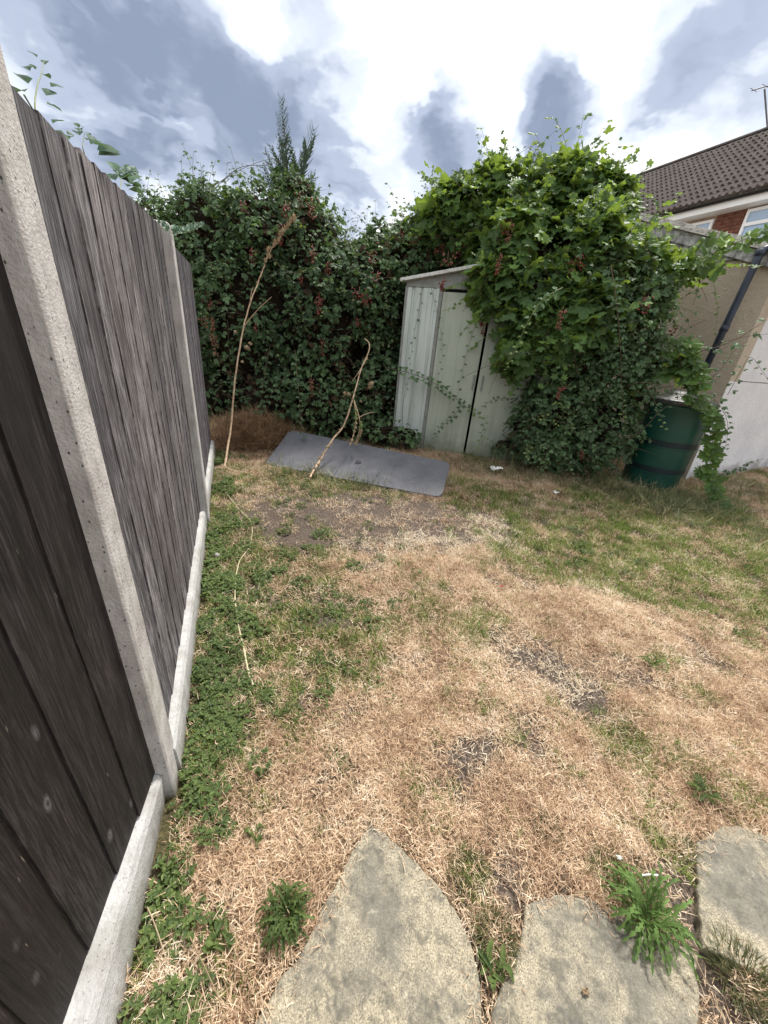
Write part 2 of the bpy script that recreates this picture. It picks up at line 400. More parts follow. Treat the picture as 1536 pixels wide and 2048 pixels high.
# ------------------------------------------------------------------ leaves
def leaflet(mb, base, d, side, up, L, W, fold=.25, tint=0, droop=.15):
    base, d, side, up = map(np.array, (base, d, side, up))
    P = lambda a, w, h: base + d * L * a + side * W * w + up * (L * h)
    v = [P(0, 0, 0), P(.45, 0, -.02), P(1, 0, -droop), P(.28, .5, fold * .35), P(.68, .42, fold * .2 - droop * .4), P(.28, -.5, fold * .35), P(.68, -.42, fold * .2 - droop * .4)]
    mb.add(v, [(0, 1, 3), (3, 1, 4), (4, 1, 2), (0, 5, 1), (5, 6, 1), (6, 2, 1)], tint)
def compound(n=3, L=.05, W=.038, seed=0):
    r = random.Random(seed); mb = MB()
    angs = {3: (-68, 0, 68), 5: (-115, -55, 0, 55, 115)}[n]
    for a in angs:
        a_ = math.radians(a + r.uniform(-10, 10)); k = 1.15 if a == 0 else (.9 if abs(a) < 90 else .75)
        d = (math.sin(a_), math.cos(a_), r.uniform(-.25, .1)); s = (math.cos(a_), -math.sin(a_), 0)
        b = (0, .012, 0) if a else (0, .02, 0)
        leaflet(mb, b, d, s, (0, 0, 1), L * k * r.uniform(.85, 1.1), W * k, r.uniform(.1, .5), r.uniform(-.3, .3), r.uniform(0, .3))
    mb.add([(-.0012, -.03, 0), (.0012, -.03, 0), (.0012, .02, 0), (-.0012, .02, 0)], [(0, 1, 2, 3)], .2)
    return mb
BR = [compound(3, seed=1), compound(5, seed=2), compound(3, .045, .03, seed=3), compound(5, .052, .04, seed=4), compound(3, .058, .042, seed=5)]
def lobed(seed, size=1.0, lobes=5, cut=.42):
    r = random.Random(seed); mb = MB(); V = [(0, 0, 0)]
    K = 30
    for i in range(K + 1):
        th = math.radians(-160 + 320 * i / K)
        lob = abs(math.cos(th * lobes / 2 * (320 / 320) * 1.0)) ** .8
        rad = .072 * (1 - cut * (1 - lob)) * (1.15 - .28 * abs(th) / PI) * (1 + .11 * (1 if i % 2 else -1)) * r.uniform(.93, 1.07)
        x = math.sin(th) * rad; y = math.cos(th) * rad + .01
        V.append((x, y, -.35 * abs(x) ** 1.2 * .6 + .012 * math.sin(5 * th + seed) - .25 * max(y, 0) ** 2 * 6 * .2))
    V = [tuple(c * size for c in v) for v in V]
    mb.add(V, [(0, i + 1, i) if False else (0, i, i + 1) for i in range(1, K + 1)], 0)
    mb.add([(-.0015, -.07, .01), (.0015, -.07, .01), (.0015, .0, 0), (-.0015, .0, 0)], [(0, 1, 2, 3)], .2)
    return mb
VN = [lobed(1), lobed(2, 1.15), lobed(3, .8), lobed(4, 1.0, 5, .3), lobed(5, .6)]
def simple_leaf(L=.05, W=.03, seed=0):
    mb = MB(); leaflet(mb, (0, 0, 0), (0, 1, 0), (1, 0, 0), (0, 0, 1), L, W, .3, 0, .2); return mb

M_bramble = leaf_mat('bramble_leaf', [(.035, .062, .038), (.062, .11, .06), (.095, .165, .085), (.145, .235, .11), (.20, .30, .12)], .55, .28, (.16, .26, .04), .25)
M_vine = leaf_mat('vine_leaf', [(.04, .082, .042), (.065, .13, .058), (.095, .185, .065), (.15, .26, .07), (.26, .36, .08)], .5, .42, (.34, .46, .03))
M_tip = leaf_mat('young_leaf', [(.10, .17, .06), (.16, .25, .08), (.26, .34, .12), (.34, .38, .16)], .5, .35)
M_honey = leaf_mat('climber_leaf', [(.05, .10, .07), (.07, .13, .08), (.10, .17, .10)], .5, .3, (.15, .25, .08))
M_deadleaf = leaf_mat('dead_leaf', [(.035, .022, .014), (.07, .045, .03), (.12, .08, .05)], .8, .1, (.2, .12, .05))
M_drypale = leaf_mat('dry_seedhead', [(.25, .17, .10), (.4, .30, .2), (.55, .45, .32)], .8, .2, (.4, .3, .18))
M_stem = plain_mat('bramble_stem', (.06, .045, .035), (.16, .12, .08), 20, .7)
M_greenstem = plain_mat('green_stem', (.10, .14, .05), (.22, .24, .10), 20, .6)
M_cane = plain_mat('dry_cane', (.36, .24, .15), (.66, .50, .35), 30, .7)
M_berry = plain_mat('berry', (.08, .018, .014), (.27, .06, .045), 25, .35, .5, 200, .1)
M_berry2 = plain_mat('ripe_berry', (.10, .04, .03), (.30, .13, .08), 25, .5, .4, 200, .1)
M_core = plain_mat('dark_core', (.008, .007, .005), (.03, .022, .015), 8, .95, .1, 30, 1, .03)  # near-black colour painted as the shade deep inside the foliage
M_twig = plain_mat('twig', (.05, .035, .025), (.11, .08, .055), 9, .9, .1)

# ================================================================== GROUND
FD = np.array([-.383, .924]); FD /= np.linalg.norm(FD)               # fence direction beyond the first post
SLABS = [
    ('buff riven paving slab with a pointed far corner, leftmost of the three', [(738, 1645), (768, 1662), (800, 1692), (838, 1728), (872, 1765), (903, 1805), (928, 1850), (947, 1900), (960, 1960), (968, 2048), (970, 2180), (440, 2180), (538, 1998), (562, 1960), (592, 1915), (738, 1645)][:15]),
    ('weathered paving slab with a ragged curved far edge between the two others', [(1040, 1872), (1050, 1808), (1108, 1788), (1172, 1792), (1238, 1826), (1310, 1862), (1396, 1904), (1400, 2048), (1405, 2180), (972, 2180), (978, 2060), (992, 2000), (1026, 1932)]),
    ('darker stained paving slab at the right edge of the picture', [(1393, 1686), (1440, 1652), (1475, 1650), (1560, 1682), (1700, 1740), (1720, 1990), (1540, 1958), (1470, 1925), (1404, 1896), (1398, 1800)]),
]
SLABW = [np.array([G(*p, .012)[:2] for p in pl]) for _, pl in SLABS]
def inpoly(x, y, P):
    c = np.zeros(x.shape, bool); n = len(P)
    for i in range(n):
        x1, y1 = P[i]; x2, y2 = P[(i + 1) % n]
        if y1 == y2: continue
        k = ((y1 > y) != (y2 > y)) & (x < (x2 - x1) * (y - y1) / (y2 - y1) + x1); c ^= k
    return c
def fence_x(y):                                    # x of the foot of the fence at forward distance y
    return np.where(y > .66, -.572 - (y - .66) * .42, -.572 + (.66 - y) * .192)
def blob(x, y, px, py, r, sq=1.0):
    c = G(px, py); d = np.sqrt(((x - c[0]) / sq) ** 2 + (y - c[1]) ** 2) / r
    return np.clip(1 - d, 0, 1)
GREEN_BLOBS = [(520, 1320, .5, 1, 1.1), (560, 1180, .6, 1.2, .9), (600, 1080, .5, .8, .8), (640, 1250, .35, 1, .6), (470, 1060, .4, .7, .6),
               (1130, 1110, .5, 1.6, .9), (1220, 1140, .4, 1.6, .9), (1350, 1110, .7, 1.6, .9), (1480, 1120, .9, 1.4, .8), (1050, 1040, .6, 1.4, .6), (1250, 1040, .9, 1.6, .7), (1450, 1030, .9, 1.6, .8), (1500, 1200, .6, 1.2, .5),
               (950, 990, .35, 1, .8), (560, 960, .5, 1.5, .9), (700, 975, .35, 1.8, .7),
               (955, 1240, .12, 1.3, .5), (960, 1270, .1, 1, .7), (1000, 1070, .2, 1, .6), (1395, 1395, .09, 1, .6), (1330, 1330, .1, 1, .5), (820, 1230, .2, 1.6, .4),
               (1100, 1250, .08, 1, .4), (1090, 1660, .06, 1, .45), (850, 1600, .1, 1, .35), (1330, 1500, .22, 1.3, .35), (1220, 1470, .14, 1.3, .3), (1480, 1580, .1, 1, .5), (930, 1740, .07, .8, .6), (1230, 1750, .1, 1, .5), (1330, 1690, .07, 1, .6), (440, 1960, .1, 1, .5), (600, 1960, .06, 1, .6), (520, 1900, .06, 1, .4)]
BARE_BLOBS = [(700, 1035, .5, 1.7, 2.3), (850, 1040, .40, 1.7, 2.2), (650, 1065, .3, 1.6, 1.0), (940, 1060, .25, 1.6, .6), (1040, 1290, .16, 1.3, .7), (1110, 1360, .17, 1.2, .75), (1180, 1410, .15, .7, .9), (1060, 1470, .12, .8, .9), (960, 1490, .09, 1, .7), (1230, 1340, .14, 1.5, .6),
              (900, 1570, .08, 1, .8), (930, 1590, .06, 1, .8), (660, 1640, .05, .6, .8), (990, 1740, .05, 1, .7), (960, 1700, .05, 1, .6), (1370, 1790, .07, .6, 1.3), (1385, 1840, .06, .6, 1.2), (1420, 1990, .08, .8, 1.2), (1500, 2040, .1, .8, 1), (975, 1990, .03, .6, 1.2), (1330, 1740, .05, 1, .5), (870, 1330, .1, 1, .4)]
def green_m(x, y):
    g = np.zeros(x.shape)
    for (px, py, r, sq, a) in GREEN_BLOBS: g = g + a * 1.5 * blob(x, y, px, py, r * 1.25, sq)
    df = x - fence_x(y)
    g = g + np.clip(1.25 - df / np.where(y < .55, .12, .26 + .05 * y), 0, 1.2) * np.clip((y + .2) * 3, 0, 1)
    g = g + np.clip((y - 4.3) * .8, 0, .5) * (x > 1.0)
    g = g + (fbm(x * 3.1 + 5, y * 3.1, 4) - .5) * 1.5 * (g > 0.05) + (fbm(x * 2.0, y * 2.0 + 9) - .57) * .9
    return np.clip(g, 0, 1)
def bare_m(x, y):
    g = np.zeros(x.shape)
    for (px, py, r, sq, a) in BARE_BLOBS: g = g + a * 1.55 * blob(x, y, px, py, r * 1.3, sq)
    g = g * (.1 + 1.9 * fbm(x * 11, y * 11, 3)) + np.clip(fbm(x * 7 + 3, y * 7 + 1, 3) - .60, 0, 1) * 5
    return np.clip(g, 0, 1)
def gh(x, y):                                      # height of the lawn
    h = (fbm(x * 1.7, y * 1.7, 3) - .5) * .03 + (fbm(x * 9, y * 9, 3) - .5) * .018
    m = np.exp(-(((x + .55) / .3) ** 2 + ((y - 2.75) / .2) ** 2)) * .035
    near = np.zeros(x.shape)
    for P in SLABW:
        c = P.mean(0); d = np.hypot(x - c[0], y - c[1]); near = np.maximum(near, np.clip(1.6 - d / .35, 0, 1))
    return (h + m) * (1 - near * .85) - .004 * near

xs = np.concatenate([[-120, -40, -12, -6], np.arange(-3.6, 7.6, .045), [9, 14, 40, 120]])
ys = np.concatenate([[-60, -10, -3], np.arange(-1.2, 7.4, .045), [9, 13, 30, 200]])
X, Y = np.meshgrid(xs, ys)
Z = np.where((X > -3.7) & (X < 7.7) & (Y > -1.3) & (Y < 7.5), gh(X, Y), 0)
ins = np.zeros(X.shape, bool)
for P in SLABW: ins |= inpoly(X, Y, P)
Z = np.where(ins, -.03, Z)
V = np.stack([X, Y, Z], -1).reshape(-1, 3); nx, ny = len(xs), len(ys)
i, j = np.meshgrid(np.arange(nx - 1), np.arange(ny - 1)); a = (j * nx + i).ravel()
T = np.concatenate([np.stack([a, a + 1, a + nx + 1], 1), np.stack([a, a + nx + 1, a + nx], 1)])
me = npmesh('ground', V, T, np.zeros(len(V)), soil_mat(), True)
for nm, fn in (('green', green_m), ('bare', bare_m)):
    at = me.attributes.new(nm, 'FLOAT', 'POINT'); at.data.foreach_set('value', fn(X, Y).ravel().astype(np.float32))
tag(link('ground', me), kind='structure')

# paving slabs: thick, riven, edges nibbled
M_pav = paving_mat()
for (lab, pl), P in zip(SLABS, SLABW):
    n = len(P); ring = []
    for k in range(n):
        a, b_ = P[k], P[(k + 1) % n]; L = np.linalg.norm(b_ - a); q = max(1, int(L / .012))
        for s_ in range(q):
            w = a + (b_ - a) * s_ / q; nn = np.array([-(b_ - a)[1], (b_ - a)[0]]) / L
            ring.append(w + nn * (random.uniform(-.0024, .0024) + .006 * (float(fbm(np.array(w[0] * 30), np.array(w[1] * 30))) - .5) * 2))
    ring = np.array(ring); c = ring.mean(0); mb = MB(); m_ = len(ring)
    lev = [(1.0, -.045), (1.0, .004), (.992, .010), (.975, .0125)]
    V = []
    for (k, z) in lev:
        for w in ring: ww = c + (w - c) * k; V.append((ww[0], ww[1], z + (float(fbm(np.array(ww[0] * 12), np.array(ww[1] * 12))) - .5) * .005 * (z > 0)))
    V.append((c[0], c[1], .013)); Fc = []
    for l in range(3):
        for k in range(m_): a = l * m_ + k; b2 = l * m_ + (k + 1) % m_; Fc.append((a, b2, b2 + m_, a + m_))
    for k in range(m_): Fc.append((3 * m_ + k, 3 * m_ + (k + 1) % m_, 4 * m_))
    mb.add(V, Fc); o = mb.obj('paving_slab', M_pav, loc=(c[0], c[1], 0)); tag(o, lab, 'paving slab', 'buff paving slabs set in the lawn')

# ================================================================== FENCE
U2 = np.array([FD[0], FD[1], 0]); U1 = np.array([-.19, .982, 0]); U1 /= np.linalg.norm(U1)
Z3 = np.array([0, 0, 1.0])
def nrm(u): return np.array([u[1], -u[0], 0])       # towards the garden
fence = thing('timber_fence', 'weathered timber fence with concrete posts and gravel boards, running up the left side', 'fence', (-.55, .63, 0))
M_con = concrete_mat('post_concrete', (.50, .485, .475), (.34, .32, .31), pitscale=95)
M_grav = concrete_mat('gravel_board_concrete', (.47, .47, .47), (.33, .32, .305), .5, 140, .3)
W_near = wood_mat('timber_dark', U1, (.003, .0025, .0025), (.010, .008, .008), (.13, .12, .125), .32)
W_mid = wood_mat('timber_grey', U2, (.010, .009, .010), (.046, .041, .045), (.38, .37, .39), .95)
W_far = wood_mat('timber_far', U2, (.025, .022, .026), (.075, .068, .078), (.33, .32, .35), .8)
def gz(t): return t
# board faces: lines at z=.3
PN = np.array([-.600, .643, 0.]); PA = np.array([-.617, .715, 0.]); PB = np.array([-1.345, 2.447, 0.])
U2 = (PB - PA) / np.linalg.norm(PB - PA)
def post(base, u, ht, label=None, top_round=True, w=.10, out=.055, back=.06):
    n = nrm(u); mb = MB()
    # section with bevelled arrises on the garden side, profile in (s, n)
    c = .005
    sec = [(-w / 2, -back), (w / 2, -back), (w / 2, out - c), (w / 2 - c, out), (-w / 2 + c * 1.4, out), (-w / 2, out - c)]
    lv = [(-.25, 1, 0), (ht - .03, 1, 0), (ht - .008, .85, 0), (ht, .6, 0)]
    V = []
    for (z, k, _) in lv:
        for (s, q) in sec: V.append(base + u * s * k + n * ((q - .0) * (k if q > 0 else 1)) + Z3 * z)
    Fc = [(l * 6 + k, l * 6 + (k + 1) % 6, l * 6 + (k + 1) % 6 + 6, l * 6 + k + 6) for l in range(3) for k in range(6)]
    Fc.append(tuple(range(18, 24))); mb.add(V, Fc)
    o = mb.obj('post', M_con, fence, bevel=.002)
    if label: o['label'] = label
    return o
N2 = nrm(U2); N1 = nrm(U1)
P1 = np.array([-.572, .655, 0.]) + U2 * .05 - N2 * .055; P2 = np.array([-1.272, 2.385, 0.]) + U2 * .05 - N2 * .055
P0 = PN - U1 * 1.87 - N1 * .03
post(P1, U2, 1.92); post(P2, U2, 1.82); post(P0, U1, 1.80)
P3 = P2 + U2 * 1.93
def panel(a, b_, u, z0a, z0b, zta, ztb, mat_, nb, seed, zig=.004):
    """feather-edge boards from a to b (points on the board face line)"""
    r = random.Random(seed); n = nrm(u); L = np.linalg.norm(b_ - a); w = L / nb
    for k in range(nb):
        s0 = k * w - .012; s1 = (k + 1) * w
        f = (k + .5) / nb; zb = z0a + (z0b - z0a) * f + r.uniform(-zig, zig); zt = zta + (ztb - zta) * f + r.uniform(-.0015, .0015)
        mb = MB(); P = lambda s, q, z: a + u * s + n * q + Z3 * z
        edge = -.0015 if mat_ is W_near else -.0035                              # feather edge: thin near end laps under, thick far end is proud
        segs = 5; V = []
        for i_ in range(segs + 1):
            z = zb + (zt - zb) * i_ / segs; j_ = r.uniform(-.0012, .0012)
            V += [P(s0 + j_, -.014, z), P(s0 + j_, edge + j_, z), P(s1 + .012, -.007, z), P(s1 + .012, -.014, z)]
        Fc = []
        for i_ in range(segs):
            for q in range(4): x0 = i_ * 4 + q; x1 = i_ * 4 + (q + 1) % 4; Fc.append((x0, x0 + 4, x1 + 4, x1))
        Fc += [(0, 1, 2, 3), tuple(segs * 4 + q for q in (3, 2, 1, 0))]
        mb.add(V, Fc); mb.obj('board', mat_, fence)
    # arris rails behind
    for z in (z0a + .2, (z0a + zta) / 2, zta - .2):
        mb = MB(); mb.frame_box(a, u, n, Z3, 0, L, -.055, -.016, z - .02, z + .02); mb.obj('rail', mat_, fence)
GT = .135
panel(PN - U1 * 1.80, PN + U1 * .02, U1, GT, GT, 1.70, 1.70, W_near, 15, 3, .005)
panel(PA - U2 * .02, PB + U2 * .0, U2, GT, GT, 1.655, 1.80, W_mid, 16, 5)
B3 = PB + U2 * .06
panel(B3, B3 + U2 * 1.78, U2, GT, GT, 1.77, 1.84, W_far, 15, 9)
def gravel(a, b_, u, lean=None):
    n = nrm(u); L = np.linalg.norm(b_ - a); mb = MB(); V = []; K = 26
    for i_ in range(K + 1):
        s_ = L * i_ / K; ot, ob = (.022, .028) if lean is None else lean(L - s_)
        for (q, z) in [(-.03, -.2), (ob, -.2), (ob, .0), (ot + .002, .108), (ot - .006, .126), (-.03, .132)]:
            V.append(a + u * s_ + n * (q + random.uniform(-.0003, .0003)) + Z3 * (z + random.uniform(-.0005, .0005)))
    m_ = 6; Fc = [(i_ * m_ + q, i_ * m_ + (q + 1) % m_, (i_ + 1) * m_ + (q + 1) % m_, (i_ + 1) * m_ + q) for i_ in range(K) for q in range(m_)]
    Fc += [tuple(range(m_)), tuple(K * m_ + q for q in range(m_ - 1, -1, -1))]
    mb.add(V, Fc); mb.obj('gravel_board', M_grav, fence)
gravel(PN - U1 * 1.80, PN - U1 * .004, U1, lambda s_: (.008 + .036 * min(s_ / .45, 1.2), .002 + .062 * min(s_ / .45, 1.2))); gravel(PA, PB, U2); gravel(B3, B3 + U2 * 1.78, U2)

# ================================================================== METAL SHED
SP = G(787, 892); SA = math.radians(-14); SU = np.array([math.cos(SA), math.sin(SA), 0]); SN = np.array([SU[1], -SU[0], 0])   # SN towards the camera
M_shed = plain_mat('shed_pale_sheet', (.47, .52, .50), (.55, .60, .58), 3, .38, .5, 5, .15, .01)
M_door = plain_mat('shed_door_sheet', (.33, .375, .315), (.42, .46, .39), 2.5, .42, .5, 4, .2, .02)
M_trim = plain_mat('shed_trim', (.42, .42, .40), (.66, .66, .63), 30, .5, .4)
M_dtrim = plain_mat('shed_grey_trim', (.17, .18, .17), (.27, .28, .26), 20, .5, .4)
M_black = plain_mat('plain_black', (.004, .004, .004), (.008, .008, .008), 5, .9, .1)
for M_ in (M_door, M_shed):
    t = M_.node_tree; b = [n for n in t.nodes if n.type == 'BSDF_PRINCIPLED'][0]; src = b.inputs['Base Color'].links[0].from_socket; p = geo_pos(t)
    st = noise(t, mapping(t, p, (22, 22, 1.2)), 1, 5, .6); c = mix(t, ramp(t, st, [(.48, 0), (.75, .5)]), src, (.17, .18, .13))
    sp_ = N(t, 'ShaderNodeSeparateXYZ'); t.links.new(p, sp_.inputs[0]); hz = mth(t, 'ADD', sp_.outputs[2], mth(t, 'MULTIPLY', noise(t, p, 6, 4), .5))
    c = mix(t, ramp(t, hz, [(.25, .75), (.55, 0)]), c, (.12, .13, .08)); rs = noise(t, p, 60, 3); c = mix(t, ramp(t, rs, [(.70, 0), (.74, .7)]), c, (.2, .09, .04)); t.links.new(c, b.inputs['Base Color'])
shed = thing('metal_shed', 'pale green metal garden shed with ribbed panel and sliding doors, half buried in vines', 'shed', SP)
SW, SH, SAPX = 1.95, 1.93, 2.12
def sbox(name, m, s0, s1, q0, q1, z0, z1, bevel=.003, label=None):
    mb = MB(); mb.frame_box(SP, SU, SN, Z3, s0, s1, q0, q1, z0, z1); o = mb.obj(name, m, shed, bevel=bevel)
    if label: o['label'] = label
    return o
# ribbed front panel left of the doors, as one folded sheet
mb = MB(); prof = [(-.02, -.03), (-.015, 0), (.045, 0), (.055, -.022), (.075, -.022), (.085, 0), (.15, 0), (.158, -.012), (.172, -.012), (.18, 0), (.20, .006), (.30, .006), (.312, -.006), (.33, -.006), (.342, .006), (.375, .006), (.38, -.03)]
V = []
for (s, q) in prof: V += [SP + SU * s + SN * q + Z3 * -.05, SP + SU * s + SN * q + Z3 * SH]
mb.add(V, [(2 * k, 2 * k + 2, 2 * k + 3, 2 * k + 1) for k in range(len(prof) - 1)])
mb.obj('ribbed_panel', M_shed, shed)
sbox('corner_trim', M_dtrim, -.035, -.005, -.03, .006, -.05, SH + .01)
sbox('door_frame', M_dtrim, .378, .415, -.03, .016, -.05, SH - .02)
# doors: right one slightly apart, black gap between them
sbox('door', M_door, .418, .965, -.018, .004, -.03, SH - .03, .004)
sbox('door', M_door, .993, 1.60, -.026, -.006, -.03, SH - .03, .004)
sbox('interior_shade', M_black, .40, 1.75, -.30, -.27, -.04, SH, 0)  # black sheet put behind the doors as the shade inside the shed
sbox('door_handle', M_dtrim, .93, .95, .008, .028, .86, 1.04, .006); sbox('door_handle', M_dtrim, 1.035, 1.055, -.004, .018, .86, 1.04, .006)
sbox('lintel', M_dtrim, -.02, SW, -.03, .012, SH + .002, SH + .035); sbox('door_track', M_black, .42, 1.7, -.028, -.002, SH - .028, SH - .002, 0)
sbox('right_panel', M_door, 1.62, SW, -.03, 0, -.05, SH)
# gable and roof
mid = SW / 2
mb = MB(); mb.add([SP + SU * s + SN * q + Z3 * z for q in (-.012, 0) for (s, z) in ((-.03, SH + .036), (SW + .03, SH + .036), (SW + .03, SH + .06), (mid, SAPX + .05), (-.03, SH + .06))],
                  [(0, 1, 2, 3, 4), (5, 9, 8, 7, 6), (0, 5, 6, 1), (1, 6, 7, 2), (2, 7, 8, 3), (3, 8, 9, 4), (4, 9, 5, 0)])
mb.obj('gable', M_dtrim, shed)
for sgn in (0, 1):
    mb = MB(); e0 = (-.09, SH + .04) if sgn == 0 else (SW + .09, SH + .04); e1 = (mid, SAPX + .06)
    V = []
    for q in (.085, -1.6):
        for (s, z) in (e0, e1):
            for dz in (0, .035): V.append(SP + SU * s + SN * q + Z3 * (z + dz))
    mb.add(V, [(0, 2, 3, 1), (4, 5, 7, 6), (0, 1, 5, 4), (2, 6, 7, 3), (1, 3, 7, 5), (0, 4, 6, 2)])
    mb.obj('roof_sheet', M_trim, shed, bevel=.004)
for s in (-.0, SW - .0):
    mb = MB(); mb.frame_box(SP, SU, SN, Z3, s, s + .004, -1.5, -.03, -.05, SH + .03); mb.obj('side_panel', M_shed, shed)
mb = MB(); mb.frame_box(SP, SU, SN, Z3, 0, SW, -1.505, -1.5, -.05, SH + .03); mb.obj('back_panel', M_shed, shed)

# ================================================================== OUTBUILDING (rendered gable, white side wall)
C0 = G(1368, 962); WU = np.array([.886, .463, 0]); WU /= np.linalg.norm(WU); BU = np.array([-WU[1], WU[0], 0])   # BU: beige gable runs back-left
def render_mat(name, c1, c2, bs, bd, crack=False):
    m, t, b, o = newmat(name); p = geo_pos(t)
    n1 = noise(t, p, 2.2, 5, .6); n2 = noise(t, p, bs, 3, .6)
    c = ramp(t, n1, [(.3, c1), (.7, c2)]); c = mix(t, ramp(t, n2, [(.3, .35), (.45, 0)]), c, tuple(k * .5 for k in c1))
    # soiling that climbs from the ground
    sep = N(t, 'ShaderNodeSeparateXYZ'); t.links.new(p, sep.inputs[0])
    dz = mth(t, 'ADD', sep.outputs[2], mth(t, 'MULTIPLY', noise(t, p, 7, 4, .6), .5))
    c = mix(t, ramp(t, dz, [(.22, .7), (.45, 0)]), c, (.16, .13, .10))
    setc(t, b, c); b.inputs['Roughness'].default_value = .95; b.inputs['Specular IOR Level'].default_value = .15
    bump(t, b, mth(t, 'ADD', n2, mth(t, 'MULTIPLY', noise(t, p, bs * .3, 3), 1.2)), .9, bd)
    return m
M_beige = render_mat('beige_render', (.42, .36, .28), (.52, .45, .37), 70, .012)
M_white = render_mat('white_roughcast', (.68, .68, .71), (.82, .82, .84), 85, .014)
M_oldwood = plain_mat('peeling_board', (.10, .10, .105), (.58, .58, .58), 18, .85, .2, 90, .6, .005)
M_asb = plain_mat('lichened_sheet', (.22, .20, .18), (.70, .68, .64), 34, .9, .1, 60, 1, .01)
M_pipe = plain_mat('navy_pipe', (.018, .026, .045), (.032, .045, .075), 8, .45, .4, 80, .2)
bld = thing('outbuilding', 'rendered outbuilding with beige gable wall and white roughcast side wall at the right edge', 'outbuilding', C0)
GL = 4.4
mb = MB(); mb.frame_box(C0, BU, -WU, Z3, 0, GL, -.2, 0, -.1, 2.455); mb.obj('gable_wall', M_beige, bld)
mb = MB(); mb.frame_box(C0, WU, -BU, Z3, .003, 7, -.2, .003, -.1, 1.235); mb.obj('side_wall', M_white, bld)
mb = MB(); mb.frame_box(C0, WU, -BU, Z3, .003, 7, -.2, -.003, 1.243, 2.40); mb.obj('side_wall', M_white, bld)
# verge: bottom of bargeboard slopes 2.62 -> 3.35 at s 2.2 (ridge) then down
SL = .345
def zr(s): return 2.49 + SL * s if s < 2.2 else 2.49 + SL * (4.4 - s)
# vertical corrugated cladding strips in the gable
for k in range(28):
    s0 = k * .16 - .05; s1 = s0 + .152; zt0, zt1 = zr(max(s0, 0)), zr(s1)
    mb = MB(); V = []
    prf = [(0, 0), (.25, .018), (.5, .026), (.75, .018), (1, 0)]
    for (f, q) in prf:
        s = s0 + (s1 - s0) * f
        V += [C0 + BU * s - WU * (q + .004) + Z3 * (2.46 + random.uniform(-.004, .004)), C0 + BU * s - WU * (q + .004) + Z3 * max(zt0 + (zt1 - zt0) * f - .06, 2.475)]
    for (f, q) in prf:
        s = s0 + (s1 - s0) * f
        V += [C0 + BU * s + WU * .02 + Z3 * 2.46, C0 + BU * s + WU * .02 + Z3 * max(zt0 - .06, 2.475)]
    Fc = [(2 * i_, 2 * i_ + 2, 2 * i_ + 3, 2 * i_ + 1) for i_ in range(4)] + [(0, 1, 11, 10), (8, 18, 19, 9), (10, 11, 19, 18)] + [(0, 10, 18, 8, 6, 4, 2)]
    mb.add(V, Fc); mb.obj('cladding_strip', M_oldwood, bld)
def verge(s0, s1, q0, q1, dz0, dz1, m, name, bevel=.004, jag=0):
    K = 22; mb = MB(); V = []
    for i_ in range(K + 1):
        s = s0 + (s1 - s0) * i_ / K; z = zr(s); j = random.uniform(-jag, jag)
        for (q, d) in ((q0, dz0), (q1 + j, dz0), (q1 + j, dz1 + j * .4), (q0, dz1 + j * .4)): V.append(C0 + BU * s - WU * q + Z3 * (z + d))
    Fc = [(i_ * 4 + q, i_ * 4 + (q + 1) % 4, i_ * 4 + 4 + (q + 1) % 4, i_ * 4 + 4 + q) for i_ in range(K) for q in range(4)] + [(0, 1, 2, 3), (K * 4 + 3, K * 4 + 2, K * 4 + 1, K * 4)]
    mb.add(V, Fc); return mb.obj(name, m, bld, bevel=bevel)
verge(-.12, 2.2, .03, .055, -.17, -.045, M_oldwood, 'barge_board'); verge(2.2, 4.5, .03, .055, -.17, -.045, M_oldwood, 'barge_board')
verge(-.2, 2.2, -.05, .11, -.042, -.008, M_asb, 'verge_capping', .002, .012)
verge(-.25, 2.2, .04, .075, -.006, .03, M_asb, 'verge_capping', .002, .012)
# corrugated roof sheets, running along the building
for side in (0, 1):
    mb = MB(); V = []; K = 60; Ssteps = 12
    for i_ in range(Ssteps + 1):
        s = (-.28 + 2.48 * i_ / Ssteps) if side == 0 else (2.2 + 2.4 * i_ / Ssteps)
        for k in range(K + 1):
            w = -.04 + 6.5 * k / K
            V.append(C0 + BU * s + WU * w + Z3 * (zr(s) + .0 + .02 * math.sin(k * PI / 2 * 1.0)))
    Fc = [(i_ * (K + 1) + k, i_ * (K + 1) + k + 1, (i_ + 1) * (K + 1) + k + 1, (i_ + 1) * (K + 1) + k) for i_ in range(Ssteps) for k in range(K)]
    mb.add(V, Fc); o = mb.obj('roof_sheet', M_asb, bld); o.modifiers.new('thickness', 'SOLIDIFY').thickness = .012
# gutter along the eave with its end, and the navy downpipe that leans to the butt
GP = C0 - BU * .30 + Z3 * 2.40
mb = MB(); V = []
for w in (-.1, 7):
    for k in range(9):
        th = PI + PI * k / 8; V.append(GP + WU * w + BU * (.06 * math.cos(th)) + Z3 * (.055 * math.sin(th)))
Fc = [(k, k + 1, k + 10, k + 9) for k in range(8)] + [tuple(range(9))]
mb.add(V, Fc); o = mb.obj('gutter', M_pipe, bld); o.modifiers.new('thickness', 'SOLIDIFY').thickness = .004
BC = np.array([3.17, 4.36, 0.])                               # water butt
tp = ONP(1524, 500, C0 - WU * .14, WU); pt2 = ONP(1408, 742, C0 - WU * .20, WU)
pts = [tp + np.array([.06, -.03, .03]), tp, tp + (pt2 - tp) * .5, pt2]
mb = MB(); mb.tube(pts, .036, 14); mb.obj('downpipe', M_pipe, bld, smooth=True)
for f in (.02, .62):
    c = tp + (pt2 - tp) * f; mb = MB(); dd = (pt2 - tp) / np.linalg.norm(pt2 - tp); mb.tube([c - dd * .03, c + dd * .03], .042, 14); mb.obj('pipe_collar', M_pipe, bld, smooth=True)

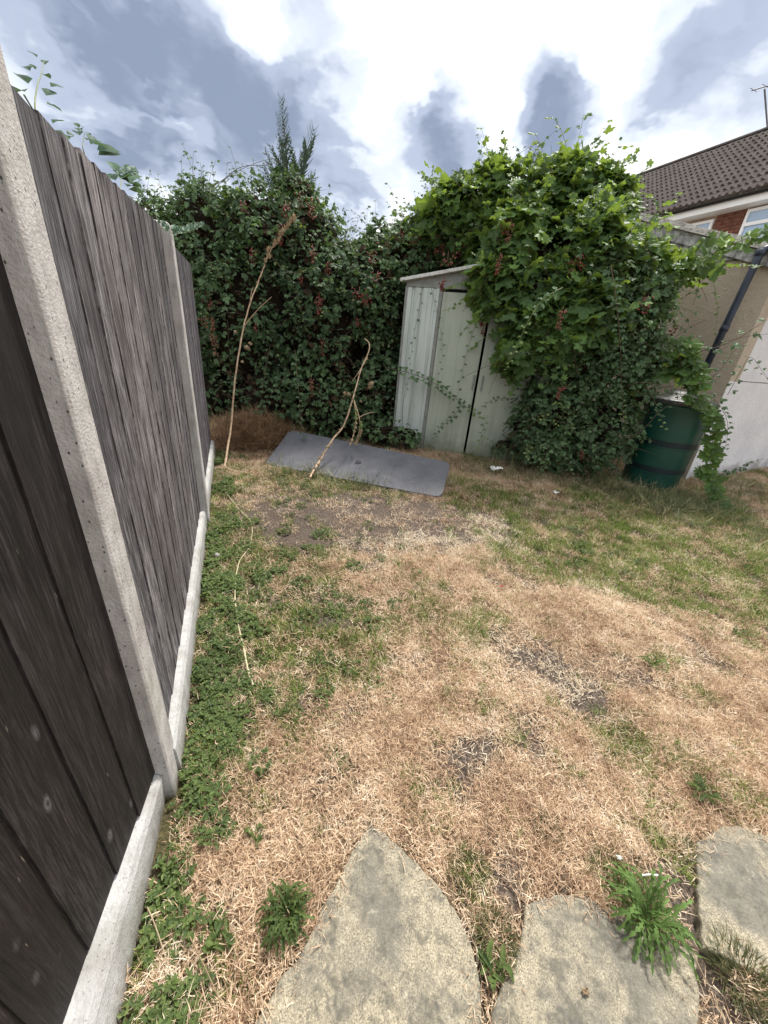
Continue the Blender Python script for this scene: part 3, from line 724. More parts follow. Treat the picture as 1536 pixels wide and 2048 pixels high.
# ================================================================== WATER BUTT
M_butt = plain_mat('green_plastic', (.004, .044, .032), (.006, .060, .044), 5, .42, .4, 90, .12)
M_lid = plain_mat('dark_lid', (.035, .035, .04), (.06, .06, .065), 9, .45, .4, 60, .2)
M_band = plain_mat('dark_band', (.006, .014, .018), (.010, .02, .024), 9, .5)
BR_ = .305
butt = thing('water_butt', 'dark green plastic water butt with black lid and ribs, under the downpipe', 'water butt', BC)
def rr(z): return BR_ * (.92 + .12 * math.sin(min(z, 1) * 1.5))
prof = [(rr(0) - .02, 0), (rr(0), .02)]
z = .04
while z < .93: prof.append((rr(z), z)); z += .06
prof += [(rr(.93) + .012, .94), (rr(.93) + .012, .965), (rr(.93) - .01, .97)]
mb = MB(); mb.lathe(prof, 48, BC); mb.obj('body', M_butt, butt, smooth=True)
for z in (.26, .56):
    mb = MB(); mb.lathe([(rr(z) - .01, z - .032), (rr(z) + .003, z - .03), (rr(z) + .004, z + .028), (rr(z) - .01, z + .03)], 48, BC); mb.obj('recessed_band', M_band, butt, smooth=False)
    mb = MB(); mb.lathe([(rr(z) - .01, z - .046), (rr(z) + .011, z - .043), (rr(z) + .011, z - .034), (rr(z) - .01, z - .031)], 48, BC); mb.obj('rib', M_butt, butt)
mb = MB(); mb.lathe([(rr(.97) + .02, .965), (rr(.97) + .028, .975), (rr(.97) + .026, 1.01), (rr(.97) - .03, 1.022), (.2, 1.03), (.16, 1.075), (.12, 1.10), (.05, 1.108), (.005, 1.11)], 48, BC); mb.obj('lid', M_lid, butt, smooth=True)

# ================================================================== HOUSE BEHIND
u = ray(450, 648); u[2] = 0; u /= np.linalg.norm(u); HN = np.array([u[1], -u[0], 0])
HP = EYE + ray(1450, 408) * ((5.0 - H) / ray(1450, 408)[2]); HP0 = np.array([HP[0], HP[1], 0])
house = thing('brick_house', 'red brick house with brown tiled roof and white windows behind the outbuilding', 'house', HP0)
M_brick = plain_mat('red_brick', (.10, .04, .028), (.21, .085, .058), 9, .9, .2, 60, .4)
M_mortar = plain_mat('mortar', (.30, .22, .17), (.38, .29, .23), 9, .95, .1)
M_tile = plain_mat('brown_tile', (.055, .045, .042), (.12, .10, .092), 5, .85, .2, 40, .6, .01)
M_upvc = plain_mat('white_frame', (.76, .77, .78), (.82, .82, .83), 4, .35, .4, 10, 0)
m, t, b, o_ = newmat('window_glass'); setc(t, b, (.30, .42, .58)); b.inputs['Roughness'].default_value = .06; b.inputs['Specular IOR Level'].default_value = .9; M_glass = m
m, t, b, o_ = newmat('net_curtain'); setc(t, b, ramp(t, noise(t, geo_pos(t), 25, 3), [(.3, (.42, .5, .62)), (.7, (.6, .68, .8))])); M_net = m
def hbox(name, m, s0, s1, q0, q1, z0, z1, par=None, bevel=0):
    mb = MB(); mb.frame_box(HP0, u, -HN, Z3, s0, s1, q0, q1, z0, z1); return mb.obj(name, m, par or house, bevel=bevel)
SL0, SL1 = -7.0, 6.7
hbox('wall', M_mortar, SL0 + .3, SL1 - .3, -7.0, -.02, 0, 4.92)
random.seed(11)
bm_me = None
# bricks of the pier between the two windows, course by course
zc = 3.6; row = 0
while zc < 4.74:
    s = -.54 + (row % 2) * .0
    off = (0 if row % 2 else -.11)
    s = -.56 + off
    while s < .07:
        a, b_ = max(s, -.56), min(s + .212, .07)
        if b_ - a > .03: hbox('brick', M_brick, a, b_ - .004, -.025, random.uniform(.004, .010), zc, zc + .058)
        s += .224
    zc += .075; row += 1
# windows
def window(s0, s1, z0, z1, mull, trans):
    w = None
    mb = MB(); q0, q1 = .0, .045; e = .06
    for (a, b_, c, d) in ((s0, s1, z0, z0 + e), (s0, s1, z1 - e, z1), (s0, s0 + e, z0 + e, z1 - e), (s1 - e, s1, z0 + e, z1 - e)): mb.frame_box(HP0, u, -HN, Z3, a, b_, q0, q1, c, d)
    for mm in mull: mb.frame_box(HP0, u, -HN, Z3, mm - .04, mm + .04, q0 + .002, q1 + .006, z0 + e, z1 - e)
    for tt in trans: mb.frame_box(HP0, u, -HN, Z3, s0 + e, s1 - e, q0 + .004, q1 + .012, tt - .035, tt + .035)
    fr = mb.obj('window', M_upvc, house); fr.name = 'window'; PL[fr.name] = (0, 0, 0)
    mb = MB(); mb.frame_box(HP0, u, -HN, Z3, s0 + .02, s1 - .02, -.01, .015, z0 + .02, z1 - .02)
    me = mb.mesh('pane', M_glass); g = bpy.data.objects.new('pane', me); COL.objects.link(g); g.parent = house; g.matrix_parent_inverse = parent_inv(house)
window(.10, 1.5, 3.5, 4.72, [.8], [4.42]); window(-2.2, -.60, 3.5, 4.76, [-1.4], [4.46])
hbox('soffit', M_upvc, SL0, SL1, -.02, .32, 4.80, 4.83); hbox('fascia', M_upvc, SL0, SL1, .32, .345, 4.80, 4.95)
mb = MB(); V = []
for s in (SL0, SL1):
    for k in range(9):
        th = PI + PI * k / 8; V.append(HP0 + u * s - HN * (.40 + .06 * math.cos(th)) + Z3 * (4.98 + .06 * math.sin(th)))
mb.add(V, [(k, k + 1, k + 10, k + 9) for k in range(8)] + [tuple(range(9))]); M_gut = plain_mat('black_gutter', (.008, .008, .008), (.015, .015, .015), 5, .4)
o = mb.obj('gutter', M_gut, house); o.modifiers.new('thickness', 'SOLIDIFY').thickness = .012
RB = 3.6; EZ, RZ = 5.0, 7.72; EQ = .42
def roofP(s, f, lift=0):                       # f 0 eave .. 1 ridge
    q = EQ + ( -RB - EQ) * f; z = EZ + (RZ - EZ) * f
    nv = np.array([-HN[0], -HN[1], 0]) * (RZ - EZ) + Z3 * (RB + EQ); nv /= np.linalg.norm(nv)
    return HP0 + u * s - HN * q + Z3 * z + nv * lift
mb = MB(); V = [roofP(s, f, l) for l in (-.06, -.005) for (s, f) in ((SL0, 0), (SL1, 0), (SL1, 1), (SL0, 1))]; mb.quadbox(V); mb.obj('roof_deck', M_mortar, house)
mb = MB(); mb.add([HP0 + u * s - HN * q + Z3 * z for (s, q, z) in ((SL0, -RB, RZ), (SL1, -RB, RZ), (SL1, -7.6, 5), (SL0, -7.6, 5))], [(0, 1, 2, 3)]); mb.obj('rear_roof', M_tile, house)
for s in (SL1 - .3, SL0 + .3):
    mb = MB(); mb.add([HP0 + u * (s + d) - HN * q + Z3 * z for d in (0, .02) for (q, z) in ((-.02, 4.9), (-7, 4.9), (-RB, RZ - .1))], [(0, 1, 2), (3, 5, 4), (0, 3, 4, 1), (1, 4, 5, 2), (2, 5, 3, 0)]); mb.obj('gable_wall', M_brick, house)
# tiles: rows of interlocking concrete tiles, each with a roll
rows = 13; TW = .30; slope = math.hypot(RZ - EZ, RB + EQ)
vis = []; cols = int((SL1 - SL0) / TW)
for r_ in range(rows):
    for c_ in range(cols):
        vis.append((np.linalg.norm(roofP(SL1 - (c_ + .5) * TW, r_ / rows) - EYE), r_, c_))
def tile_v(r_, c_, mb):
    s0 = SL1 - c_ * TW; f0 = r_ / rows; f1 = (r_ + 1.12) / rows; f1 = min(f1, 1.0); j = random.uniform(-.004, .006)
    V = []
    pr = [(0, .0), (.18, .05), (.36, .0), (.5, .0), (.68, .05), (.86, .0), (.98, .0)]
    for (f, lf) in ((f0, .05 + j), (f1, .012)):
        for (a, h_) in pr: V.append(roofP(s0 - a * TW, f, lf + h_))
    for (a, h_) in pr: V.append(roofP(s0 - a * TW, f0, .012))
    k = len(pr)
    mb.add(V, [(i_, i_ + 1, k + i_ + 1, k + i_) for i_ in range(k - 1)] + [(i_ + 2 * k, i_ + 1 + 2 * k, i_ + 1, i_) for i_ in range(k - 1)])
def seen(r_, c_):
    p = roofP(SL1 - (c_ + .5) * TW, r_ / rows); q = R.T @ (p - EYE); x = CX + F * q[0] / -q[2]; return x < 1580
order = sorted([v for v in vis if seen(v[1], v[2])]); rest = MB(); keep = set((a, b_) for _, a, b_ in order[:300])
for _, r_, c_ in vis:
    if (r_, c_) in keep: mb = MB(); tile_v(r_, c_, mb); mb.obj('tile', M_tile, house)
    else: tile_v(r_, c_, rest)
tag(rest.obj('tiles', M_tile, house), kind='stuff')
k = 0; s = SL1
while s > SL0:
    mb = MB(); c0 = roofP(s, 1, .0); V = []
    for e in (0, .44):
        for q in range(7):
            th = PI * q / 6; V.append(c0 - u * e - HN * (.13 * math.cos(th)) + Z3 * (.02 + .10 * math.sin(th) + random.uniform(0, .004)))
    mb.add(V, [(q, q + 1, q + 8, q + 7) for q in range(6)] + [tuple(range(7)), tuple(range(13, 6, -1))]); mb.obj('ridge_tile', M_tile, house); s -= .45
# aerial on the ridge
ab = roofP(1.95, 1, 0); ae = thing('tv_aerial', 'thin television aerial mast rising from the house ridge at the right edge', 'aerial', ab)
at_ = ONP(1529, 178, ab, -ray(1520, 270)); M_met = plain_mat('aerial_metal', (.10, .10, .11), (.2, .2, .2), 8, .5)
mb = MB(); mb.tube([ab, at_], .022, 6); mb.obj('mast', M_met, ae)
mb = MB(); mb.tube([at_ - u * .35 + Z3 * .0, at_ + u * .35 + Z3 * .10], .015, 5)
for f in (-.3, 0, .3): c = at_ + u * f + Z3 * (.06 + f * .12); mb.tube([c - HN * .16, c + HN * .16], .008, 4)
mb.obj('boom', M_met, ae)

#PART2
# ================================================================== VEGETATION MASSES
# every mass is a set of lumps (centre, radii); leaves grow on the lumps' outer shell and a little inside it
def lumps(L): return [(AT(px, py, Y_), np.array(r if hasattr(r, '__len__') else (r, r, r), float)) for (px, py, Y_, r) in L]
HEDGE = lumps([(350, 512, 6.0, (.6, .6, .58)), (430, 492, 5.9, (.6, .7, .58)), (540, 490, 5.8, (.6, .7, .58)), (622, 525, 5.8, (.5, .7, .62)),
               (400, 640, 5.9, (.45, .6, .9)), (510, 640, 5.65, (.8, .7, .9)), (650, 640, 5.6, (.7, .65, .85)), (735, 600, 5.7, (.5, .7, .62)), (790, 540, 6.0, (.6, .6, .5)),
               (860, 505, 6.2, (.6, .6, .35)), (930, 490, 6.3, (.6, .6, .45)), (560, 790, 5.45, (.6, .55, .5)), (640, 800, 5.3, (.5, .5, .45)), (745, 770, 5.7, (.42, .55, .8)), (700, 850, 5.35, (.6, .3, .25)),
               (470, 560, 5.75, (.6, .6, .5)), (590, 430, 5.9, (.3, .4, .4)), (300, 490, 5.6, (.4, .5, .32)), (425, 790, 5.6, (.35, .4, .35)), (795, 640, 5.9, (.35, .4, .6)), (790, 780, 5.8, (.3, .4, .6)), (470, 760, 6.2, (.9, .4, .9)), (812, 872, 4.85, (.17, .12, .12)), (765, 868, 4.95, (.25, .2, .14)), (560, 850, 5.1, (.3, .2, .15))])
VINE = lumps([(1000, 440, 5.5, (.46, .5, .44)), (1105, 462, 5.6, (.55, .6, .60)), (1180, 470, 5.5, (.32, .5, .50)), (920, 445, 5.7, (.42, .5, .34)), (1050, 515, 5.2, (.62, .55, .5)),
              (1150, 540, 4.9, (.45, .5, .5)), (865, 485, 5.9, (.35, .4, .22)), (1075, 620, 4.6, (.32, .25, .45)), (1150, 640, 4.5, (.42, .35, .42)), (1190, 560, 4.7, (.32, .4, .38)),
              (1245, 530, 4.75, (.34, .3, .20)), (1040, 700, 4.5, (.17, .18, .26)), (990, 565, 4.75, (.17, .22, .28)), (1330, 530, 4.95, (.35, .12, .08)), (985, 365, 5.5, (.15, .2, .2)), (1215, 395, 5.3, (.16, .2, .2)), (1085, 375, 5.6, (.2, .25, .18)), (1365, 735, 4.05, (.10, .08, .11)), (1395, 530, 4.5, (.24, .08, .06))])
THICK = lumps([(1180, 730, 4.55, (.42, .42, .55)), (1110, 810, 4.5, (.34, .35, .4)), (1190, 860, 4.5, (.42, .38, .42)), (1120, 890, 4.5, (.32, .32, .28)), (1250, 680, 4.45, (.26, .3, .42)),
               (1270, 590, 4.5, (.3, .28, .3)), (1215, 640, 4.5, (.4, .3, .4)), (1300, 720, 4.5, (.16, .18, .24)), (1262, 800, 4.45, (.17, .2, .3)), (1290, 650, 4.55, (.2, .2, .26)), (1010, 893, 4.5, (.15, .10, .10)), (1045, 850, 4.5, (.14, .12, .2)), (1075, 880, 4.5, (.26, .25, .25))])
def rayhit(px, py, L, shrink=1.0, default=5.5):
    d = ray(px, py); best = None
    for c, r in L:
        o = (EYE - c) / (r * shrink); v = d / (r * shrink); A = v.dot(v); B = o.dot(v); Cc = o.dot(o) - 1; D = B * B - A * Cc
        if D > 0:
            t = (-B - math.sqrt(D)) / A
            if t > 0 and (best is None or t < best): best = t
    return EYE + d * best if best is not None else AT(px, py, default)
def shell(L, n, depth=.32, holes=(), seed=0, topbias=.2):
    g = np.random.default_rng(seed); P, Nn, Dp = [], [], []
    area = np.array([(r[0] * r[2] + r[0] * r[1] + r[1] * r[2]) for c, r in L]); cnt = (area / area.sum() * n).astype(int)
    for (c, r), k in zip(L, cnt):
        d = g.normal(size=(k * 3, 3)); d /= np.linalg.norm(d, axis=1, keepdims=True)
        lump = 1 + .34 * (fbm(d[:, 0] * 3 + c[0] * 3 + 9, d[:, 2] * 3 + d[:, 1] * 2 + c[2] * 5, 4) - .5) * 2
        q = g.exponential(.10, k * 3); q = np.minimum(q, depth)
        p = c + d * r * lump[:, None]; nn = d / r; nn /= np.linalg.norm(nn, axis=1, keepdims=True)
        p = p - nn * q[:, None] * 1.0 + nn * .04
        vis = (nn * (EYE - p)).sum(1) > -.35 * np.linalg.norm(EYE - p, axis=1)
        for c2, r2 in L:
            if c2 is c: continue
            vis &= (((p - c2) / r2) ** 2).sum(1) > .72
        vis &= p[:, 2] > .02
        P.append(p[vis][:k]); Nn.append(nn[vis][:k]); Dp.append(q[vis][:k])
    P, Nn, Dp = np.concatenate(P), np.concatenate(Nn), np.concatenate(Dp)
    keep = np.ones(len(P), bool)
    for (hx, hy, hr) in holes:                    # hollows seen from the lawn: thin out the outer leaves there
        d = ray(hx, hy); v = P - EYE; ang = np.degrees(np.arccos((v @ d) / np.linalg.norm(v, axis=1)))
        keep &= ~((ang < hr) & (g.random(len(P)) < .93))
    dens = fbm(P[:, 0] * 3.7 + 3, P[:, 2] * 3.7 + P[:, 1] * 2, 3)
    keep &= g.random(len(P)) < np.clip(.35 + (dens - .3) * 3.2, .25, 1)
    return P[keep], Nn[keep], Dp[keep]
def leafset(P, Nn, seed, spread=.55, hang=.8, smin=.7, smax=1.15):
    g = np.random.default_rng(seed); n = len(P)
    nn = Nn * .55 + np.array([0, 0, .75]) + g.normal(size=(n, 3)) * spread
    tip = Nn * .5 + np.array([0, 0, -hang]) + g.normal(size=(n, 3)) * .6
    return frames(nn, tip), g.uniform(smin, smax, n), g.random(n)
def mass(root, L, n, protos, m, seed, parts=300, holes=(), spread=.55, hang=.8, smin=.7, smax=1.15, depth=.32, name='leaf', big='foliage', which=None):
    P, Nn, Dp = shell(L, n, depth, holes, seed)
    Rm, S, Tn = leafset(P, Nn, seed + 1, spread, hang, smin, smax)
    w = RNG.integers(0, len(protos), len(P))
    dist = np.linalg.norm(P - EYE, axis=1) / S + Dp * 40
    order = np.argsort(dist); first = order[:parts]; rest = order[parts:]
    mes = [pr.mesh(name, m) for pr in protos] if parts else []
    for i in first:
        Mx = Matrix.Identity(4)
        for a in range(3):
            for b in range(3): Mx[a][b] = Rm[i][a, b] * S[i]
            Mx[a][3] = P[i][a]
        link(name, mes[w[i]], root, Mx)
    me = scatter(big, protos, P[rest], Rm[rest], S[rest], Tn[rest], m, False, w[rest])
    tag(link(big, me, root), kind='stuff')
    return P, Nn
def sprays(root, L, n, protos, m, seed, ln=(.15, .4), up=.5, scl=(.5, .9), name='spray_foliage', toponly=0.0, stemmat=None):
    """loose shoots that leave the mass and droop: real stems with leaves along them"""
    g = np.random.default_rng(seed); P, Nn, _ = shell(L, n * 12, .05, (), seed + 5)
    if toponly:
        w = np.where(Nn[:, 2] > .45, 1.0, 1.0 - toponly); k_ = g.random(len(P)) < w; P, Nn = P[k_], Nn[k_]
    pick = g.permutation(len(P))[:n]; mb = MB(); LP, LN, LT, LS = [], [], [], []
    for i in pick:
        p = P[i] - Nn[i] * .06; d = Nn[i] * g.uniform(.5, 1) + np.array([g.uniform(-.5, .5), g.uniform(-.3, .2), up * g.uniform(.2, 1.4)]); d /= np.linalg.norm(d)
        k = g.integers(4, 9); st = g.uniform(*ln) / k; pts = [p]; sag = g.uniform(.04, .22)
        for q in range(k):
            d = d + np.array([0, 0, -sag]); d /= np.linalg.norm(d); p = p + d * st
            if p[2] < .02: break
            pts.append(p)
            if q:
                sd = 1 if q % 2 else -1; lat = np.cross(d, [0, 0, 1.0]) * sd
                LP.append(p + lat * .015); LN.append(np.array([0, -.3, .8]) + g.normal(size=3) * .4); LT.append(lat + d * .5 + np.array([0, 0, -.35]) + g.normal(size=3) * .25); LS.append(g.uniform(*scl) * (1 - .45 * q / k))
        if len(pts) > 2: mb.tube(pts, [.0028 * (1 - .7 * q / len(pts)) for q in range(len(pts))], 3, cap=False)
    tag(mb.obj('spray_stems', stemmat or M_stem, root), kind='stuff')
    me = scatter(name, protos, np.array(LP), frames(np.array(LN), np.array(LT)), np.array(LS), g.random(len(LP)), m); tag(link(name, me, root), kind='stuff')
def core(root, L, k=.72, name='dark_core'):  # solid dark lumps added inside the foliage to block light
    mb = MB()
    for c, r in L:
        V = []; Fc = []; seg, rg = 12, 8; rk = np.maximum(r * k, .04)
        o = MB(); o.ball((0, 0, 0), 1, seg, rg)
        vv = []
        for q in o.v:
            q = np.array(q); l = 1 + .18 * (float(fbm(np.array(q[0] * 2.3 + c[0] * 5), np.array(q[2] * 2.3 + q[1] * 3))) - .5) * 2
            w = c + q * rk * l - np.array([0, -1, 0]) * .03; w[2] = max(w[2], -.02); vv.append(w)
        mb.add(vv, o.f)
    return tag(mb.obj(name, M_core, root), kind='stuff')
def twigs(root, L, n, seed, name='tangled_stems', r0=.0045):
    """arching dead and living canes inside the shell, real tubes"""
    g = random.Random(seed); mb = MB()
    for _ in range(n):
        c, r = g.choice(L); th = g.uniform(-2.6, -.5); ph = g.uniform(-.9, .9)
        d = np.array([math.cos(th) * math.cos(ph), math.sin(th) * math.cos(ph), math.sin(ph)])
        p = c + d * r * g.uniform(.75, .98); dirn = np.array([g.uniform(-1, 1), g.uniform(-.3, .3), g.uniform(-1.2, .6)]); dirn /= np.linalg.norm(dirn)
        pts = [p]; k = g.randint(4, 6)
        for i_ in range(k): dirn = dirn + np.array([g.uniform(-.2, .2), g.uniform(-.15, .1), -.12]); dirn /= np.linalg.norm(dirn); p = p + dirn * .10; pts.append(p)
        pts = [q for q in pts if q[2] > .01]
        if len(pts) > 2: mb.tube(pts, [r0 * (1 - .12 * i_) * g.uniform(.5, 1.0) for i_ in range(len(pts))], 4, cap=False)
    return tag(mb.obj(name, M_twig, root), kind='stuff')

def berry_cluster(root, px, py, L, ln=.16, w=.05, m=None, off=.04, default=5.2, seed=0):
    g = random.Random(seed + px * 7 + py); p0 = rayhit(px, py, L, 1.0, default); d = (EYE - p0); d /= np.linalg.norm(d); p0 = p0 + d * (off + .07)
    mb = MB(); n = int(26 * ln / .16)
    for i_ in range(n):
        f = g.random() ** .8; a = g.uniform(0, 2 * PI); rr_ = w * (1 - .55 * f) * g.uniform(.35, 1)
        c = p0 + np.array([math.cos(a) * rr_, math.sin(a) * rr_ * .7, -ln * (f - .5)])
        mb.ball(c, g.uniform(.0075, .0115), 5, 4)
    mb.tube([p0 + Z3 * ln * .65, p0, p0 - Z3 * ln * .4], .0022, 4)
    return mb.obj('berry_cluster', m or M_berry, root, smooth=True)

BR_ME = [p.mesh('leaf', M_bramble) for p in BR]; VN_ME = [p.mesh('leaf', M_vine) for p in VN]; TIP_ME = [p.mesh('young_leaf', M_tip) for p in BR]
HN_P = [simple_leaf(.055, .036), simple_leaf(.04, .028)]; HN_ME = [p.mesh('leaf', M_honey) for p in HN_P]
def spline(pts, n):
    pts = [np.array(p, float) for p in pts]
    if len(pts) == 2: return [pts[0] + (pts[1] - pts[0]) * k / n for k in range(n + 1)]
    out = []; m_ = len(pts) - 1
    for k in range(n + 1):
        t_ = k / n * m_; i_ = min(int(t_), m_ - 1); f = t_ - i_
        p0 = pts[max(i_ - 1, 0)]; p1 = pts[i_]; p2 = pts[i_ + 1]; p3 = pts[min(i_ + 2, m_)]
        out.append(.5 * ((2 * p1) + (-p0 + p2) * f + (2 * p0 - 5 * p1 + 4 * p2 - p3) * f * f + (-p0 + 3 * p1 - 3 * p2 + p3) * f ** 3))
    return out
def shoot(name, label, cat, pts, leaves, step=.05, scl=.9, r=.0035, stem=None, tip=0, group=None, hang=.5, seed=0, size_end=.5, upn=.7, pairs=False, tipme=None):
    g = random.Random(seed or hash(label) % 9999); P = spline(pts, max(6, len(pts) * 5)); root = thing(name, label, cat, P[0], group)
    mb = MB(); mb.tube(P, [r * (1 - .7 * i_ / len(P)) for i_ in range(len(P))], 5); mb.obj('stem', stem or M_stem, root)
    Ls = [0]
    for a, b in zip(P[:-1], P[1:]): Ls.append(Ls[-1] + np.linalg.norm(b - a))
    d_ = step * .6; side = 1
    while d_ < Ls[-1]:
        i_ = max(k for k in range(len(Ls)) if Ls[k] <= d_); i_ = min(i_, len(P) - 2); f = (d_ - Ls[i_]) / (Ls[i_ + 1] - Ls[i_] + 1e-9)
        p = P[i_] * (1 - f) + P[i_ + 1] * f; t_ = P[i_ + 1] - P[i_]; t_ /= np.linalg.norm(t_) + 1e-9
        fr = d_ / Ls[-1]
        for sd in ((1, -1) if pairs else (side,)):
            lat = np.cross(t_, (EYE - p) / np.linalg.norm(EYE - p)) * sd
            tipd = lat * .9 + t_ * .6 + np.array([g.uniform(-.3, .3), g.uniform(-.3, .3), -hang * g.random()])
            nn = (EYE - p) / np.linalg.norm(EYE - p) * .5 + np.array([g.uniform(-.5, .5), g.uniform(-.5, .3), upn])
            Rm = frames(nn[None], tipd[None])[0]; s = scl * (1 - (1 - size_end) * fr) * g.uniform(.75, 1.15)
            q = p + tipd / np.linalg.norm(tipd) * .035 * s
            me = g.choice(leaves) if fr < 1 - tip else g.choice(tipme or TIP_ME)
            Mx = Matrix.Identity(4)
            for a in range(3):
                for b in range(3): Mx[a][b] = Rm[a, b] * s
                Mx[a][3] = q[a]
            link('leaf', me, root, Mx)
        side = -side; d_ += step * g.uniform(.7, 1.35)
    return root

# ---- bramble hedge along the back
hb = rayhit(600, 780, HEDGE)
hedge = thing('bramble_hedge', 'tall dark green bramble hedge with red berries filling the back between fence and metal shed', 'hedge', (hb[0], hb[1], 0))
sprays(hedge, HEDGE, 560, BR, M_bramble, 300, (.15, .5), .4, (.55, .95)); sprays(hedge, HEDGE, 110, BR, M_tip, 301, (.12, .35), .8, (.35, .6), 'young_foliage')
mass(hedge, [HEDGE[k] for k in (2, 3, 7, 8, 9, 10)], 500, VN, M_vine, 27, 0, (), .5, .9, .4, .75, name='vine_leaf', big='vine_foliage')
core(hedge, [(c, r * .82) for c, r in HEDGE] + lumps([(560, 600, 6.5, (1.0, .4, .8)), (700, 650, 6.5, (.9, .4, .9)), (600, 760, 6.4, (1.2, .4, .6)), (450, 700, 6.6, (.8, .4, .9)), (800, 620, 6.5, (.7, .3, .7)), (640, 860, 6.3, (1.6, .4, .45))]), 1.0); twigs(hedge, HEDGE, 260, 4)  # core also gets unseen lumps added behind the hedge to darken its gaps
HOLES = [(475, 760, 3.0), (500, 800, 2.6), (690, 740, 2.2), (715, 700, 1.6), (690, 645, 1.5), (450, 655, 1.2), (470, 850, 2.0), (610, 560, .9), (540, 700, .9), (730, 790, 1.2)]
mass(hedge, HEDGE, 22000, BR, M_bramble, 21, 300, HOLES, .6, .7, .65, 1.1)
mass(hedge, [(c, r * .86) for c, r in HEDGE], 5000, BR, M_deadleaf, 22, 0, (), .8, .8, .8, 1.2, name='dead_leaf', big='dead_foliage')
for k, (px, py, ln, w) in enumerate([(572, 432, .22, .07), (560, 470, .2, .06), (625, 418, .18, .1), (600, 405, .15, .08), (505, 515, .18, .06), (430, 690, .26, .07), (425, 650, .14, .05), (412, 645, .12, .09), (638, 610, .2, .06), (645, 695, .2, .05), (623, 775, .22, .05), (718, 592, .14, .13), (735, 600, .1, .1),
                                     (770, 498, .12, .12), (745, 515, .12, .09), (490, 415, .1, .08), (655, 540, .14, .06), (600, 555, .12, .05), (715, 645, .1, .05), (625, 510, .16, .05), (800, 470, .12, .1), (830, 480, .1, .1), (755, 555, .1, .08), (512, 655, .1, .04), (420, 610, .1, .05)]):
    berry_cluster(hedge, px, py, HEDGE, ln, w, M_berry2 if k in (5, 6, 7, 9, 10) else M_berry, seed=k)
# the brown soil bank seen through the hollow, and the pile of dead hay at its foot
M_bank = plain_mat('brown_bank', (.09, .05, .035), (.17, .10, .07), 6, .95, .1, 90, .8, .01)
# ---- grape vine over the shed roof
vb = G(1060, 930)
vine = thing('grape_vine', 'lush grape vine with lobed leaves heaped over the shed roof and the outbuilding gable', 'vine', vb)
sprays(vine, VINE, 210, VN, M_vine, 310, (.2, .5), .25, (.55, 1.1), stemmat=M_greenstem); sprays(vine, VINE, 90, BR, M_bramble, 311, (.2, .5), .7, (.5, .8), 'bramble_spray_foliage')
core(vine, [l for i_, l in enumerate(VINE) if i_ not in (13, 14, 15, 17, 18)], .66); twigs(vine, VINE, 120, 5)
mass(vine, VINE, 7200, VN, M_vine, 31, 300, [(1040, 365, 1.6), (1095, 495, 1.6), (1140, 470, 1.3), (1200, 480, .9), (1010, 640, 1.0)], .5, 1.0, .8, 1.75, .3)
mass(vine, VINE[:8] + VINE[9:11], 1500, BR, M_bramble, 33, 0, (), .6, .7, .6, 1.0, name='bramble_leaf', big='bramble_foliage')
for k, (px, py, ln, w) in enumerate([(850, 508, .12, .16), (880, 490, .16, .13), (915, 500, .16, .12), (935, 475, .18, .1), (895, 520, .12, .12), (1017, 470, .2, .05), (997, 530, .16, .04), (1145, 540, .2, .07), (1160, 525, .12, .09), (1120, 640, .18, .05), (1080, 715, .18, .035), (968, 655, .14, .06), (965, 640, .1, .08), (960, 525, .1, .06), (885, 565, .16, .05), (1010, 455, .12, .06), (1100, 355, .12, .05)]):
    berry_cluster(vine, px, py, VINE, ln, w, M_berry2 if k in (5, 9, 10) else M_berry, seed=40 + k, default=4.9)
# ---- bramble thicket between shed and butt
tb = G(1150, 945)
thick = thing('bramble_thicket', 'dense bramble thicket hanging between the shed doors and the green water butt', 'bramble', tb)
sprays(thick, THICK, 170, BR, M_bramble, 320, (.15, .45), .4, (.5, .9)); sprays(thick, THICK, 50, BR, M_tip, 321, (.1, .3), .4, (.35, .6), 'young_foliage')
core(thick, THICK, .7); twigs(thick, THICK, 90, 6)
mass(thick, THICK, 6500, BR, M_bramble, 41, 300, [(1175, 685, 1.4), (1210, 820, 1.0), (1235, 930, 1.0), (1090, 760, .8)], .6, .8, .65, 1.05, .3)
for k, (px, py, ln, w) in enumerate([(1290, 610, .14, .09), (1120, 785, .14, .05), (1345, 660, .12, .05), (1165, 910, .1, .04)]):
    berry_cluster(thick, px, py, THICK, ln, w, M_berry, seed=70 + k, default=4.5)

# ---- conifer rising out of the hedge
cb = AT(575, 420, 5.95); con = thing('conifer_sapling', 'feathery grey green conifer tip rising above the bramble hedge', 'conifer', (cb[0], cb[1], 0))
M_con_f = leaf_mat('conifer_spray', [(.07, .11, .08), (.11, .16, .12), (.15, .21, .15)], .7, .15, (.1, .16, .06))
ct = AT(566, 232, 5.95); mb = MB(); g = random.Random(5)
base = np.array([cb[0], cb[1], .0])
def sprig(mb, p, d, L, r, depth, g):
    d = d / np.linalg.norm(d); n = max(3, int(L / .03)); pts = [p + d * L * k / n + Z3 * (L * .12 * (k / n) ** 2) for k in range(n + 1)]
    mb.tube(pts, [r * (1 - .85 * k / n) for k in range(n + 1)], 3, tint=g.random(), cap=False)
    if depth == 0: return
    for k in range(1, n):
        for sd in (1, -1):
            if g.random() < .12: continue
            a = np.cross(d, np.array([g.uniform(-.5, .5), -1, g.uniform(-.3, .3)])); a /= np.linalg.norm(a)
            sprig(mb, pts[k], d * .9 + a * sd * .62 + np.array([0, g.uniform(-.4, .4), 0]), L * (.36 - .2 * k / n) * g.uniform(.7, 1.1), r * .55, depth - 1, g)
